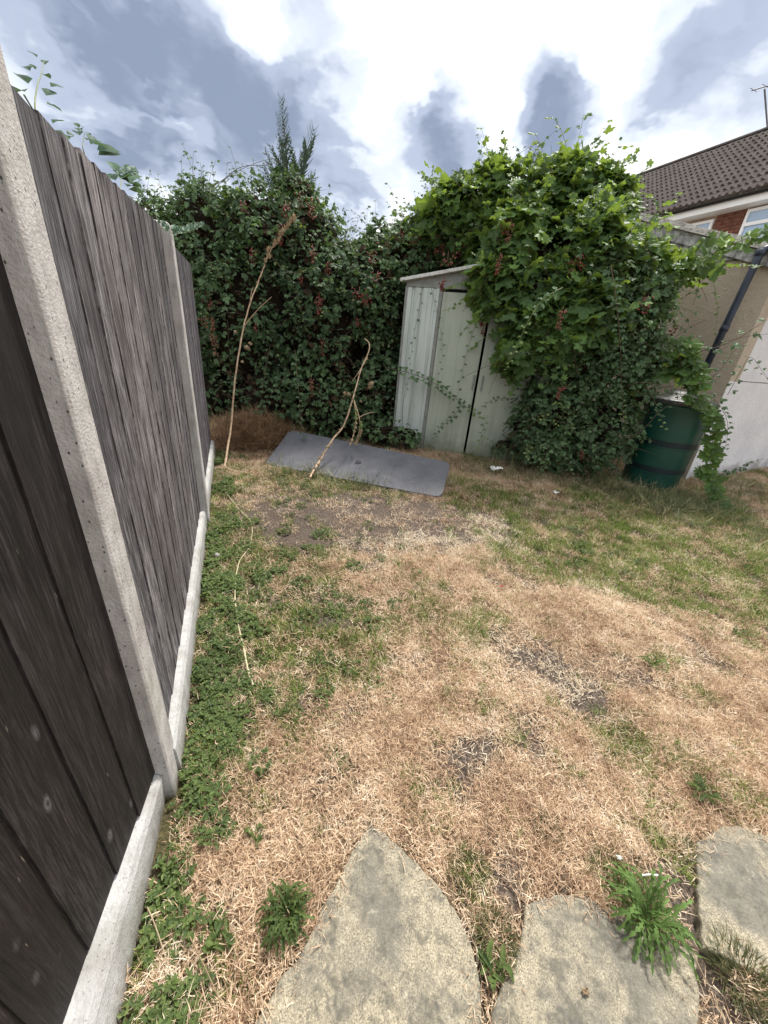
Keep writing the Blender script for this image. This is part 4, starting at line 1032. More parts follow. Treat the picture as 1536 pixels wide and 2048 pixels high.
trunk = MB(); tl = spline([base, cb - Z3 * .1, (cb + ct) / 2 + np.array([.02, 0, 0]), ct], 14); trunk.tube(tl, [.03 * (1 - .9 * k / 14) for k in range(15)], 6); trunk.obj('trunk', M_stem, con)
for k in range(32):
    f = g.random() ** 1.25; p = cb + (ct - cb) * f * .93 - Z3 * .12; a = g.uniform(0, 2 * PI)
    L_ = .06 + .46 * (1 - f) * g.uniform(.6, 1.1)
    sprig(mb, p, np.array([math.cos(a) * .85, math.sin(a) * .6, 1.0]), L_ * 1.1, .0135, 2, g)
sprig(mb, ct - Z3 * .45, np.array([-.02, 0, 1.]), .55, .009, 2, g)
q0 = AT(590, 395, 5.95); q1 = AT(628, 272, 5.95)
for k in range(15):
    f = g.random() * .85; p = q0 + (q1 - q0) * f; a = g.uniform(0, 2 * PI); sprig(mb, p, np.array([math.cos(a) * .4 + .15, math.sin(a) * .4, 1.0]), .10 + .22 * (1 - f), .02, 2, g)
sprig(mb, q0, q1 - q0, float(np.linalg.norm(q1 - q0)), .01, 1, g)
tag(mb.obj('crown', M_con_f, con), kind='stuff')

# ---- arching and trailing shoots, each a thing of its own
def H_(px, py, o=.10, L=None, dflt=5.2):
    p = rayhit(px, py, L or HEDGE, 1.0, dflt); d = EYE - p; return p + d / np.linalg.norm(d) * o
def shed_front(px, py, o=.06): return ONP(px, py, SP + SN * o, SN)
GS = 'bramble shoots trailing from the bushes'
shoot('bramble_shoot', 'long bramble shoot arching over the hedge top to the left of the conifer', 'bramble shoot', [AT(330, 400, 5.5), AT(425, 372, 5.4), AT(480, 335, 5.4), AT(530, 330, 5.4), AT(560, 325, 5.4)], BR_ME, .07, .75, .005, group=GS, seed=1)
shoot('bramble_shoot', 'thin bare arching shoot against the sky left of the conifer', 'bramble shoot', [AT(420, 385, 5.5), AT(470, 345, 5.5), AT(545, 318, 5.4), AT(575, 345, 5.4)], BR_ME, .09, .5, .0035, group=GS, seed=2)
shoot('bramble_shoot', 'bramble shoot standing up from the hedge top against the sky, its tip leafless', 'bramble shoot', [AT(390, 410, 5.4), AT(397, 380, 5.4), AT(403, 352, 5.4)], BR_ME, .06, .6, .003, group=GS, seed=3)
shoot('bramble_shoot', 'bramble shoot drooping right from below the conifer over the dip of the hedge', 'bramble shoot', [AT(610, 420, 5.5), AT(650, 440, 5.4), AT(678, 470, 5.4), AT(700, 490, 5.4)], BR_ME, .05, .6, .004, group=GS, seed=4)
shoot('bramble_shoot', 'short bramble twig pointing right into the sky below the conifer', 'bramble shoot', [AT(620, 400, 5.5), AT(645, 428, 5.4), AT(680, 440, 5.4)], BR_ME, .05, .5, .003, group=GS, seed=5)
shoot('bramble_shoot', 'pale leaved bramble shoot crossing the middle of the hedge downwards to the right', 'bramble shoot', [H_(545, 515), H_(580, 560), H_(600, 610), H_(612, 660)], TIP_ME, .07, .55, .004, group=GS, seed=6)
shoot('bramble_shoot', 'bramble shoot hanging down in front of the grey table top', 'bramble shoot', [H_(590, 700, .2), AT(597, 780, 4.6), AT(605, 860, 4.3), AT(615, 930, 4.0)], BR_ME, .055, .75, .0035, group=GS, seed=7, size_end=.35)
shoot('bramble_shoot', 'bramble shoot slanting down left across the hollow of the hedge', 'bramble shoot', [H_(578, 745), H_(545, 785), H_(510, 830), H_(490, 860)], BR_ME, .05, .85, .004, group=GS, seed=8)
shoot('bramble_shoot', 'bramble shoot hanging straight down beside the tall dry cane', 'bramble shoot', [H_(455, 640), H_(460, 730), H_(462, 800, .15)], BR_ME, .06, .7, .003, group=GS, seed=9)
shoot('bramble_shoot', 'bramble shoot hanging in the middle of the hedge down to its foot', 'bramble shoot', [H_(540, 690), H_(528, 760), H_(520, 830), H_(518, 868)], BR_ME, .055, .8, .0035, group=GS, seed=10)
shoot('bramble_shoot', 'bramble shoot bending from the hedge top towards the shed roof edge', 'bramble shoot', [H_(680, 520), H_(720, 545), H_(760, 570, .25), AT(775, 600, 4.9)], BR_ME, .05, .7, .004, group=GS, seed=11)
# on the shed
shoot('bramble_shoot', 'thin bramble shoot hanging down the ribbed panel of the shed', 'bramble shoot', [shed_front(845, 575), shed_front(838, 620), shed_front(826, 680), shed_front(817, 750), shed_front(812, 790)], BR_ME, .085, .42, .0025, group=GS, seed=12, size_end=.7)
shoot('bramble_shoot', 'thin bramble shoot hanging down along the left edge of the left shed door', 'bramble shoot', [shed_front(862, 575), shed_front(873, 620), shed_front(884, 680), shed_front(884, 720), shed_front(876, 760)], BR_ME, .075, .45, .0025, group=GS, seed=13, size_end=.8)
shoot('bramble_shoot', 'bramble shoot curving down the middle of the left shed door', 'bramble shoot', [shed_front(965, 630), shed_front(945, 665), shed_front(933, 710), shed_front(920, 765), shed_front(914, 800)], BR_ME, .07, .5, .0025, group=GS, seed=14, size_end=.8)
shoot('bramble_shoot', 'leafy bramble shoot crossing the shed from the hedge down to the right across both faces', 'bramble shoot', [AT(770, 735, 4.95), shed_front(815, 745, .14), shed_front(860, 762, .16), shed_front(895, 785, .16), shed_front(935, 815, .14), shed_front(960, 830, .12)], BR_ME, .035, .85, .005, tip=.12, group=GS, seed=15, size_end=.7)
shoot('bramble_shoot', 'bramble shoot branching down left from the crossing shoot at the shed foot', 'bramble shoot', [shed_front(930, 800, .12), shed_front(905, 835, .12), shed_front(880, 855, .14), shed_front(868, 880, .16)], BR_ME, .035, .8, .004, group=GS, seed=16)
shoot('bramble_shoot', 'dark bramble shoot reaching left across the lower right shed door', 'bramble shoot', [AT(1060, 820, 4.3), shed_front(1020, 798, .12), shed_front(985, 800, .12), shed_front(965, 815, .12)], BR_ME, .035, .7, .004, group=GS, seed=17)
shoot('vine_shoot', 'bright young vine shoot pointing left across the shed door top', 'vine shoot', [AT(960, 575, 4.7), shed_front(935, 592, .14), shed_front(905, 615, .14), shed_front(878, 625, .12)], VN_ME, .035, .42, .003, M_greenstem, .3, 'young vine shoots', seed=18, tipme=TIP_ME)
shoot('vine_shoot', 'young vine shoot hanging in front of the black gap between the shed doors', 'vine shoot', [AT(975, 830, 4.25), AT(962, 870, 4.25), AT(955, 905, 4.3)], BR_ME, .04, .55, .003, M_greenstem, .5, 'young vine shoots', seed=19)
# on the thicket
shoot('bramble_shoot', 'pale tipped bramble shoot arching down left in front of the vine', 'bramble shoot', [AT(1125, 575, 3.95), AT(1085, 600, 3.9), AT(1055, 645, 3.85), AT(1035, 690, 3.85), AT(1012, 738, 3.85)], BR_ME, .04, .75, .004, M_greenstem, .55, GS, seed=20, size_end=.35)
shoot('bramble_shoot', 'long greyish bramble shoot hanging down the front of the thicket beside the butt', 'bramble shoot', [AT(1222, 530, 4.1), AT(1232, 600, 4.0), AT(1240, 680, 4.0), AT(1243, 760, 4.0), AT(1246, 835, 4.0)], BR_ME, .03, .8, .005, None, .06, GS, seed=21, size_end=.6)
shoot('bramble_shoot', 'bramble shoot dangling over the green side of the water butt', 'bramble shoot', [AT(1290, 770, 4.0), AT(1308, 800, 3.95), AT(1322, 835, 3.95), AT(1330, 862, 3.95)], BR_ME, .035, .65, .003, None, .3, GS, seed=22)
shoot('bramble_shoot', 'bramble shoot lying across the lid of the water butt', 'bramble shoot', [AT(1255, 770, 4.1), AT(1290, 765, 4.0), AT(1330, 775, 3.95), AT(1365, 800, 3.95)], BR_ME, .035, .75, .004, group=GS, seed=23)
shoot('bramble_shoot', 'thin bramble shoot rising right across the butt front towards the white wall', 'bramble shoot', [AT(1245, 888, 4.0), AT(1290, 855, 3.95), AT(1330, 815, 3.95), AT(1400, 800, 4.0), AT(1450, 785, 4.1)], BR_ME, .06, .5, .003, group=GS, seed=24)
shoot('bramble_shoot', 'bramble shoot arching out in front of the white wall at the right', 'bramble shoot', [AT(1455, 790, 4.0), AT(1480, 745, 4.0), AT(1500, 715, 4.0), AT(1520, 735, 4.0), AT(1545, 775, 4.0)], BR_ME, .045, .7, .003, group=GS, seed=25)
shoot('bramble_shoot', 'dark stemmed bramble shoot entering at the right edge in front of the beige wall corner', 'bramble shoot', [AT(1340, 705, 4.2), AT(1410, 700, 4.1), AT(1470, 680, 4.0), AT(1510, 655, 3.95), AT(1560, 625, 3.95)], BR_ME, .075, .95, .005, group=GS, seed=26, size_end=1.1)
shoot('bramble_shoot', 'low bramble shoot with black leaves along the foot of the white wall', 'bramble shoot', [G(1440, 948, .12), G(1480, 938, .14), G(1510, 920, .18), G(1550, 905, .25)], BR_ME, .06, .7, .004, group=GS, seed=27)
shoot('vine_shoot', 'vine shoot with large leaves running along the roof edge to the navy downpipe', 'vine shoot', [AT(1290, 545, 4.6), AT(1350, 545, 4.5), AT(1400, 520, 4.3), AT(1450, 495, 4.2), AT(1500, 475, 4.1), AT(1560, 460, 4.1)], VN_ME, .035, .95, .005, M_greenstem, 0, 'vine shoots along the roof edge', seed=28, size_end=.9)
shoot('vine_shoot', 'vine shoot resting against the peeling barge board', 'vine shoot', [AT(1215, 430, 4.9), AT(1270, 450, 4.8), AT(1300, 480, 4.7), AT(1340, 520, 4.6), AT(1370, 545, 4.5)], VN_ME, .05, .8, .004, M_greenstem, 0, 'vine shoots along the roof edge', seed=29)
shoot('vine_shoot', 'vine tendril hanging down the beige wall left of the downpipe', 'vine shoot', [AT(1425, 550, 4.6), AT(1432, 590, 4.6), AT(1435, 630, 4.6), AT(1428, 670, 4.6)], VN_ME, .06, .38, .0025, M_greenstem, 0, 'vine tendrils', seed=30)
shoot('vine_shoot', 'vine shoot with large lobed leaves over the lid of the water butt', 'vine shoot', [AT(1330, 700, 4.2), AT(1375, 690, 4.05), AT(1385, 730, 3.95), AT(1395, 770, 3.9), AT(1390, 800, 3.9)], VN_ME, .022, 1.25, .004, M_greenstem, 0, 'vine shoots around the butt', seed=31, size_end=1.0)
shoot('vine_shoot', 'vine shoot with small leaves hanging down the right side of the water butt', 'vine shoot', [AT(1415, 800, 3.95), AT(1428, 860, 3.95), AT(1420, 920, 3.95), AT(1432, 975, 3.9), AT(1440, 1015, 3.7)], VN_ME, .03, 1.0, .004, M_greenstem, 0, 'vine shoots around the butt', seed=32, size_end=.9)
shoot('bramble_shoot', 'leafy bramble shoot drooping over the white wall just right of the water butt', 'bramble shoot', [AT(1395, 790, 4.0), AT(1430, 800, 3.95), AT(1455, 845, 3.9), AT(1450, 900, 3.9)], BR_ME, .03, .75, .003, group=GS, seed=33)
shoot('bramble_shoot', 'bramble shoot pointing up right from the butt lid across the beige wall', 'bramble shoot', [AT(1385, 790, 4.0), AT(1440, 740, 4.0), AT(1470, 700, 4.0), AT(1490, 690, 4.0)], BR_ME, .035, .8, .0035, group=GS, seed=34)
shoot('vine_shoot', 'vine shoot with broad leaves sprawling along the foot of the butt to the right', 'vine shoot', [AT(1400, 930, 3.95), AT(1420, 960, 3.9), AT(1435, 990, 3.75), AT(1455, 1020, 3.6)], VN_ME, .03, 1.1, .003, M_greenstem, 0, 'vine shoots around the butt', seed=35)
# tips standing above the vine
for k, (lab, pts, sc) in enumerate([
        ('leftmost tall vine tip standing up from the heap against the sky', [(990, 380, 5.3), (985, 330, 5.3), (978, 298, 5.3)], .9), ('reddish thin shoot standing straight up from the middle of the vine heap', [(1100, 350, 5.4), (1102, 315, 5.4), (1103, 290, 5.4)], .35),
        ('leafy vine tip bending up right of the middle of the vine heap', [(1060, 350, 5.3), (1068, 315, 5.3), (1080, 300, 5.3)], .7), ('tall vine tip leaning right near the right side of the vine heap', [(1165, 390, 5.2), (1185, 345, 5.2), (1200, 318, 5.2)], .6),
        ('rightmost vine tip standing against the house roof', [(1215, 400, 5.1), (1228, 370, 5.1), (1232, 340, 5.1)], .6), ('vine tip reaching left from the left end of the vine heap into the sky', [(870, 430, 5.6), (835, 420, 5.6), (805, 404, 5.6)], .45), ('short vine tip left of the heap just above the berries', [(900, 400, 5.5), (885, 378, 5.5), (872, 365, 5.5)], .5)]):
    shoot('vine_shoot', lab, 'vine shoot', [AT(*p) for p in pts], VN_ME if k != 1 else BR_ME, .045, sc, .003, M_greenstem, 0, 'vine tips above the heap', seed=50 + k)

# ---- climbers looking over the fence top
def ftop(px, py, back=.04): return ONP(px, py, PA + U2 * .1 - N2 * back, N2)
sh = lambda lab, pts, k, me=HN_ME, sc=1.0, step=.03, pairs=True: shoot('climber_shoot', lab, 'climber', [ftop(*p) for p in pts], me, step, sc, .0018, M_greenstem, 0, 'climber shoots looking over the fence', seed=80 + k, pairs=pairs, size_end=.35, hang=0, upn=.9)
sh('slender climber with curled grey leaves standing above the fence next to the nearest post', [(72, 232), (70, 205), (75, 170), (82, 150), (88, 122)], 1, sc=.95, step=.034)
sh('thin climber stem lying along the fence top beside the nearest post with one pointed leaf', [(48, 190), (70, 225), (92, 250), (98, 245)], 2, sc=.9, step=.06, pairs=False)
sh('dark green holly like climber bunch above the middle of the fence top', [(175, 330), (168, 305), (165, 290), (170, 265)], 3, sc=1.1, step=.012)
sh('leafy climber bunch above the fence top nearest the hedge', [(240, 378), (245, 355), (255, 348), (268, 342)], 4, sc=1.3, step=.014)
shoot('climber_shoot', 'climber shoot with oval grey green leaves reaching right past the second post top', 'climber', [ONP(300, 450, PB, N2) + N2 * .03, ONP(330, 463, PB, N2) + N2 * .06, ONP(365, 452, PB, N2) + N2 * .1, ONP(410, 440, PB, N2) + N2 * .12], HN_ME, .05, .62, .0016, M_greenstem, 0, 'climber shoots looking over the fence', seed=86, pairs=True, size_end=.9, hang=-.6, upn=.3)
sh('single bright green leafed twig between the holly like bunch and the nearest post', [(128, 290), (125, 278), (122, 270)], 5, sc=.8, step=.02)

# ================================================================== DRY CANES
def cane(name, label, pts, r, heads, forks=(), capsules=()):
    r = r * 1.3
    P = spline(pts, 30); root = thing(name, label, 'dry stalk', P[0]); g = random.Random(len(label)); mb = MB()
    mb.tube([p + np.array([g.uniform(-1, 1), 0, g.uniform(-1, 1)]) * .003 for p in P], [r * (1 - .55 * i_ / 30) for i_ in range(31)], 7); mb.obj('stem', M_cane, root)
    for fk in forks: mb = MB(); mb.tube(spline(fk, 10), [r * .5 * (1 - .06 * i_) for i_ in range(11)], 5); mb.obj('side_shoot', M_cane, root)
    for (a, b, n, sz) in heads:                      # dry seed capsules along the stem between fractions a..b
        for k in range(n):
            f = a + (b - a) * k / max(n - 1, 1); p = P[min(30, int(f * 30))] + np.array([g.uniform(-1, 1), g.uniform(-1, .2), g.uniform(-1, 1)]) * sz * .8; mb = MB()
            mb.ball((0, 0, 0), sz * g.uniform(.4, .65), 6, 4)
            for q in range(4): leaflet(mb, (0, 0, 0), (math.cos(q * 1.6), math.sin(q * 1.6), .6), (-math.sin(q * 1.6), math.cos(q * 1.6), 0), (0, 0, 1), sz * 1.3, sz * .6, .2, .2, -.2)
            mb.v = [tuple(np.array(q) + p) for q in mb.v]; mb.obj('seed_capsule', M_drypale, root)
    for (p, s) in capsules:
        mb = MB(); d = np.array([g.uniform(-.5, .5), -.3, -1.0]); d /= np.linalg.norm(d)
        for q in range(3): leaflet(mb, p, d + np.array([g.uniform(-.4, .4), g.uniform(-.4, .4), 0]), np.array([1, g.uniform(-.6, .6), 0]), np.array([0, -1, 0]), s, s * .8, .5, .3, .5)
        mb.obj('withered_leaf', M_drypale, root)
    return root
cane('dry_cane', 'tall pale dry cane leaning against the hedge beside the fence end', [G(449, 934), AT(462, 850, 4.05), AT(470, 760, 4.2), AT(486, 660, 4.4), AT(503, 600, 4.5), AT(518, 560, 4.6), AT(530, 530, 4.65)], .0085, [(.80, 1.0, 6, .012)],
     [[AT(490, 650, 4.4), AT(515, 620, 4.35), AT(543, 594, 4.3)], [AT(500, 610, 4.5), AT(502, 590, 4.45), AT(505, 575, 4.45)]], [(AT(470, 660, 4.4), .035), (AT(494, 690, 4.35), .05), (AT(500, 683, 4.35), .045), (AT(486, 720, 4.3), .035)])
cane('dry_seed_stalk', 'dry stalk with beige seed capsules in front of the upper hedge', [AT(530, 525, 4.65), AT(548, 490, 4.7), AT(568, 462, 4.75), AT(590, 435, 4.8)], .004, [(.05, 1, 34, .026)])
tt = AT(637, 925, 3.75)
cane('dry_cane', 'crooked dry cane with seed heads leaning over the grey table top', [G(620, 955, .06), AT(640, 920, 3.72), AT(665, 880, 3.9), AT(688, 850, 4.05), AT(705, 800, 4.2), AT(722, 740, 4.4), AT(738, 700, 4.5), AT(737, 685, 4.55), AT(730, 678, 4.6)], .008, [(.02, .24, 14, .019), (.3, .6, 9, .015)],
     [[AT(735, 715, 4.45), AT(720, 740, 4.4), AT(705, 762, 4.35)], [AT(708, 800, 4.15), AT(712, 840, 4.05), AT(704, 880, 3.95), AT(698, 892, 3.9)], [AT(708, 800, 4.15), AT(720, 845, 4.05), AT(712, 885, 3.95)], [AT(712, 838, 4.1), AT(732, 828, 4.1), AT(748, 824, 4.1)]],
     [(AT(745, 762, 4.3), .06), (AT(690, 782, 4.2), .05), (AT(698, 784, 4.2), .045), (AT(722, 800, 4.2), .03), (AT(742, 770, 4.3), .05)])
g = random.Random(3)
sdt = thing('dry_seed_stalk', 'loop of dry beige seed heads dangling above the table top', 'dry stalk', AT(708, 840, 4.0))
for (x0, y0, x1, y1) in ((712, 822, 700, 888), (722, 845, 710, 888)):
    for k in range(9):
        f = k / 8; c = AT(x0 + (x1 - x0) * f + 5 * math.sin(f * 3), y0 + (y1 - y0) * f, 4.0); mb = MB(); mb.ball(c, .016 * g.uniform(.8, 1.2), 6, 4); mb.obj('seed_capsule', M_drypale if f > .3 else M_tip, sdt)

# ================================================================== GREY TABLE TOP
A_ = G(527, 925, .035); B_ = G(883, 992, .045); C_ = G(901, 932, .17); D_ = G(580, 857, .26)
ctr = (A_ + B_ + C_ + D_) / 4; e1 = (B_ - A_) / np.linalg.norm(B_ - A_); nv = np.cross(B_ - A_, D_ - A_); nv /= np.linalg.norm(nv); e2 = np.cross(nv, e1)
tbl = thing('table_top', 'dark grey moulded table top with small centre hole, lying tilted before the hedge', 'table top', ctr)
m, t, b, o_ = newmat('grey_resin'); p = geo_pos(t)
c = ramp(t, noise(t, p, 5, 6, .65), [(.3, (.088, .09, .105)), (.7, (.14, .143, .165))]); c = mix(t, ramp(t, noise(t, p, 60, 3), [(.62, 0), (.72, .5)]), c, (.30, .30, .32)); c = mix(t, ramp(t, noise(t, mapping(t, p, (1, 1, 1), rot=(0, 0, .6)), 12, 5, .7), [(.56, 0), (.72, .35)]), c, (.24, .235, .235))
setc(t, b, c); b.inputs['Roughness'].default_value = .55; bump(t, b, noise(t, p, 220, 2), .35, .002); M_resin = m
def loc2(p): d = p - ctr; return np.array([d.dot(e1), d.dot(e2)])
cs = [loc2(q) for q in (A_, B_, C_, D_)]
def rounded(cs, rad, n=6):
    out = []; m_ = len(cs)
    for k in range(m_):
        p0, p1, p2 = cs[k - 1], cs[k], cs[(k + 1) % m_]; a = (p0 - p1) / np.linalg.norm(p0 - p1); b_ = (p2 - p1) / np.linalg.norm(p2 - p1)
        for q in range(n + 1):
            f = q / n; s_ = p1 + a * rad; e_ = p1 + b_ * rad; out.append((1 - f) ** 2 * s_ + 2 * f * (1 - f) * p1 + f * f * e_)
    return np.array(out)
ro = rounded(cs, .09); HC = loc2(ONP(716, 925, ctr, nv))
def ring3(pts, k, z): c2 = pts.mean(0); return [ctr + e1 * w[0] + e2 * w[1] + nv * z for w in (c2 + (pts - c2) * k)]
n_ = len(ro); V = ring3(ro, .985, -.06) + ring3(ro, .995, -.055) + ring3(ro, 1.0, -.008) + ring3(ro, .997, -.002) + ring3(ro, .985, 0)
th0 = [math.atan2(*(w - HC)[::-1]) for w in ro]
hole = [HC + .021 * np.array([math.cos(a), math.sin(a)]) for a in th0]; hole2 = [HC + .05 * np.array([math.cos(a), math.sin(a)]) for a in th0]
V += [ctr + e1 * w[0] + e2 * w[1] + nv * 0 for w in hole2] + [ctr + e1 * w[0] + e2 * w[1] - nv * .004 for w in hole] + [ctr + e1 * w[0] + e2 * w[1] - nv * .05 for w in hole]
Fc = [(l * n_ + k, l * n_ + (k + 1) % n_, (l + 1) * n_ + (k + 1) % n_, (l + 1) * n_ + k) for l in range(7) for k in range(n_)] + [tuple(range(n_ - 1, -1, -1))]
mb = MB(); mb.add(V, Fc); mb.obj('panel', M_resin, tbl)
mb = MB(); mb.tube([ctr + e1 * HC[0] + e2 * HC[1] + nv * .0015 + (e1 * math.cos(a) + e2 * math.sin(a)) * .03 for a in np.linspace(0, 2 * PI, 17)], .004, 6); mb.obj('hole_rim', M_lid, tbl, smooth=True)
mb = MB(); cc = ctr + e1 * HC[0] + e2 * HC[1]; mb.tube([cc - nv * .045, cc - nv * .04], .022, 12); mb.obj('hole_shade', M_black, tbl)  # black disc added in the hole, painted as the shade of its depth

# hay pile and brown bank at the hedge foot by the fence
hay = thing('hay_pile', 'pile of dead brown grass between the fence end and the grey table top', 'hay pile', G(500, 900))
mb = MB(); V = []; K = 18
c1 = G(500, 885); 
for i_ in range(K + 1):
    for k in range(K + 1):
        a, b2 = i_ / K * 2 - 1, k / K * 2 - 1; x = c1[0] + a * .75; y = c1[1] + .25 + b2 * .75; rr_ = min(1, math.hypot(a, b2)); V.append((x, y, -.03 + .30 * (1 - rr_) ** .8 * (.7 + .6 * float(fbm(np.array(x * 5), np.array(y * 5))))))
mb.add(V, [(i_ * (K + 1) + k, (i_ + 1) * (K + 1) + k, (i_ + 1) * (K + 1) + k + 1, i_ * (K + 1) + k + 1) for i_ in range(K) for k in range(K)]); HB = mb.v
tag(mb.obj('heap', M_bank, hay, smooth=True), kind='stuff')

# ================================================================== GRASS AND WEEDS (instanced tufts)
def gn_scatter(name, pts, rots, scls, idx, protos, m, parent=None):
    cl = bpy.data.collections.new(name + '_kinds')
    for k, pr in enumerate(protos):
        cl.objects.link(bpy.data.objects.new('%s_kind_%02d' % (name, k), pr.mesh(name, m)))
    me = bpy.data.meshes.new(name); me.vertices.add(len(pts)); me.vertices.foreach_set('co', np.asarray(pts, np.float32).ravel())
    a = me.attributes.new('rot', 'FLOAT_VECTOR', 'POINT'); a.data.foreach_set('vector', np.asarray(rots, np.float32).ravel())
    a = me.attributes.new('scl', 'FLOAT', 'POINT'); a.data.foreach_set('value', np.asarray(scls, np.float32))
    a = me.attributes.new('idx', 'INT', 'POINT'); a.data.foreach_set('value', np.asarray(idx, np.int32))
    me.materials.append(m); me.update(); o = bpy.data.objects.new(name, me); COL.objects.link(o)
    ng = bpy.data.node_groups.new(name, 'GeometryNodeTree')
    ng.interface.new_socket('Geometry', in_out='INPUT', socket_type='NodeSocketGeometry'); ng.interface.new_socket('Geometry', in_out='OUTPUT', socket_type='NodeSocketGeometry')
    gi = ng.nodes.new('NodeGroupInput'); go = ng.nodes.new('NodeGroupOutput'); ip = ng.nodes.new('GeometryNodeInstanceOnPoints'); ci = ng.nodes.new('GeometryNodeCollectionInfo')
    ci.inputs['Collection'].default_value = cl; ci.inputs['Separate Children'].default_value = True; ci.inputs['Reset Children'].default_value = True
    def na(n_, ty):
        q = ng.nodes.new('GeometryNodeInputNamedAttribute'); q.data_type = ty; q.inputs['Name'].default_value = n_; return q.outputs['Attribute']
    L_ = ng.links; L_.new(gi.outputs[0], ip.inputs['Points']); L_.new(ci.outputs[0], ip.inputs['Instance']); ip.inputs['Pick Instance'].default_value = True
    L_.new(na('idx', 'INT'), ip.inputs['Instance Index']); L_.new(na('scl', 'FLOAT'), ip.inputs['Scale'])
    er = ng.nodes.new('FunctionNodeEulerToRotation'); L_.new(na('rot', 'FLOAT_VECTOR'), er.inputs[0]); L_.new(er.outputs[0], ip.inputs['Rotation'])
    L_.new(ip.outputs[0], go.inputs[0]); md = o.modifiers.new('instances', 'NODES'); md.node_group = ng
    return o
def blade(mb, p, az, lean, L, w, curl, tint, g, lie=0):
    d = np.array([math.cos(az), math.sin(az)]); s = np.array([-d[1], d[0]]) * w / 2; pts = []; n = 3; x = 0; z = 0; a = lean
    P = [(0, 0)]
    for k in range(n): a2 = a + curl * (k + .5) / n; x += math.sin(a2) * L / n; z += math.cos(a2) * L / n; P.append((x, max(z, .0015)))
    V = []
    for k, (x, z) in enumerate(P[:-1]): kk = 1 - .25 * k; V += [(p[0] + d[0] * x - s[0] * kk, p[1] + d[1] * x - s[1] * kk, p[2] + z), (p[0] + d[0] * x + s[0] * kk, p[1] + d[1] * x + s[1] * kk, p[2] + z)]
    x, z = P[-1]; V.append((p[0] + d[0] * x, p[1] + d[1] * x, p[2] + z))
    mb.add(V, [(0, 1, 3, 2), (2, 3, 5, 4), (4, 5, 6)], tint)
def tuft(seed, n, R_, Lr, lean, w, curl, zr_=(0, .006)):
    g = random.Random(seed); mb = MB()
    for _ in range(n):
        a = g.uniform(0, 2 * PI); r_ = R_ * math.sqrt(g.random()); az = g.uniform(0, 2 * PI)
        blade(mb, (math.cos(a) * r_, math.sin(a) * r_, g.uniform(*zr_)), az, g.uniform(*lean), g.uniform(*Lr), g.uniform(*w), g.uniform(*curl), g.random(), g)
    return mb
STRAW = [tuft(k, 40, .05, (.010, .036), (.35, 1.6), (.0013, .0026), (-.6, 1.0), (0, .012)) for k in range(8)]
STRAW_UP = [tuft(20 + k, 26, .03, (.012, .034), (.05, 1.2), (.0014, .0026), (0, 1.0)) for k in range(4)]
GREEN = [tuft(40 + k, 30, .032, (.018, .045), (.1, 1.1), (.0016, .003), (0, 1.0)) for k in range(5)]
def weedclump(seed, n, R_, hgt, L, W):
    g = random.Random(seed); mb = MB()
    for _ in range(n):
        a = g.uniform(0, 2 * PI); r_ = R_ * math.sqrt(g.random()); c = np.array([math.cos(a) * r_, math.sin(a) * r_, g.uniform(.3, 1) * hgt]); k = g.choice((3, 3, 5)); a0 = g.uniform(0, 2 * PI); tl_ = g.uniform(-.4, .4)
        for q in range(k):
            th = a0 + (q - (k - 1) / 2) * (1.15 if k == 3 else .8); d = np.array([math.cos(th), math.sin(th), g.uniform(-.1, .35)]); leaflet(mb, c, d, (-math.sin(th), math.cos(th), tl_), (0, 0, 1), L * g.uniform(.7, 1.2), W, .3, g.random(), .15)
        mb.add([c - Z3 * hgt - np.array([.0006, 0, 0]), c - Z3 * hgt + np.array([.0006, 0, 0]), c + np.array([.0006, 0, 0]), c - np.array([.0006, 0, 0])], [(0, 1, 2, 3)], .3)
    return mb
WEED = [weedclump(60 + k, 26, .045, .028, .0145, .0072) for k in range(5)]
CLOV = [weedclump(70 + k, 20, .035, .012, .0075, .0050) for k in range(4)]
M_straw = blade_mat('straw', [(.17, .10, .062), (.39, .25, .16), (.62, .445, .295), (.80, .64, .465), (.90, .81, .67)], .2)
M_grass = blade_mat('grass', [(.05, .068, .022), (.10, .14, .035), (.18, .245, .055), (.27, .34, .08), (.44, .40, .19)], .3)
M_weed = leaf_mat('creeping_weed', [(.035, .062, .024), (.07, .11, .036), (.125, .18, .055), (.22, .27, .10)], .5, .3)
M_weed.name = 'creeping_weed'
def lawn_points(n_near, seed, dens, x0=-3.2, x1=7.2, y0=-.9, y1=6.9, power=1.0):
    g = np.random.default_rng(seed); X_, Y_ = [], []
    # nearer the lens the sward is built more finely
    for (a, b, k) in ((-.5, 1.2, 1.0), (1.2, 2.4, .62), (2.4, 4.2, .40), (4.2, 6.9, .26)):
        xa, xb = (-.9, 2.4) if b <= 1.3 else ((-1.6, 4.2) if b <= 2.5 else (-2.7, 6.4))
        n = int(n_near * k * (b - a) * (xb - xa)); X_.append(g.uniform(xa, xb, n)); Y_.append(g.uniform(a, b, n))
    X_ = np.concatenate(X_); Y_ = np.concatenate(Y_); keep = X_ > fence_x(Y_) + .04
    for P in SLABW:
        c = P.mean(0); keep &= ~inpoly(X_, Y_, c + (P - c) * .95); keep &= ~(inpoly(X_, Y_, c + (P - c) * .995) & (g.random(len(X_)) < .72))
    keep &= g.random(len(X_)) < dens(X_, Y_)
    X_, Y_ = X_[keep], Y_[keep]; return X_, Y_, gh(X_, Y_), g
def far_scale(Y_): return np.where(Y_ < 1.2, 1.0, np.where(Y_ < 2.4, 1.12, np.where(Y_ < 4.2, 1.3, 1.55)))
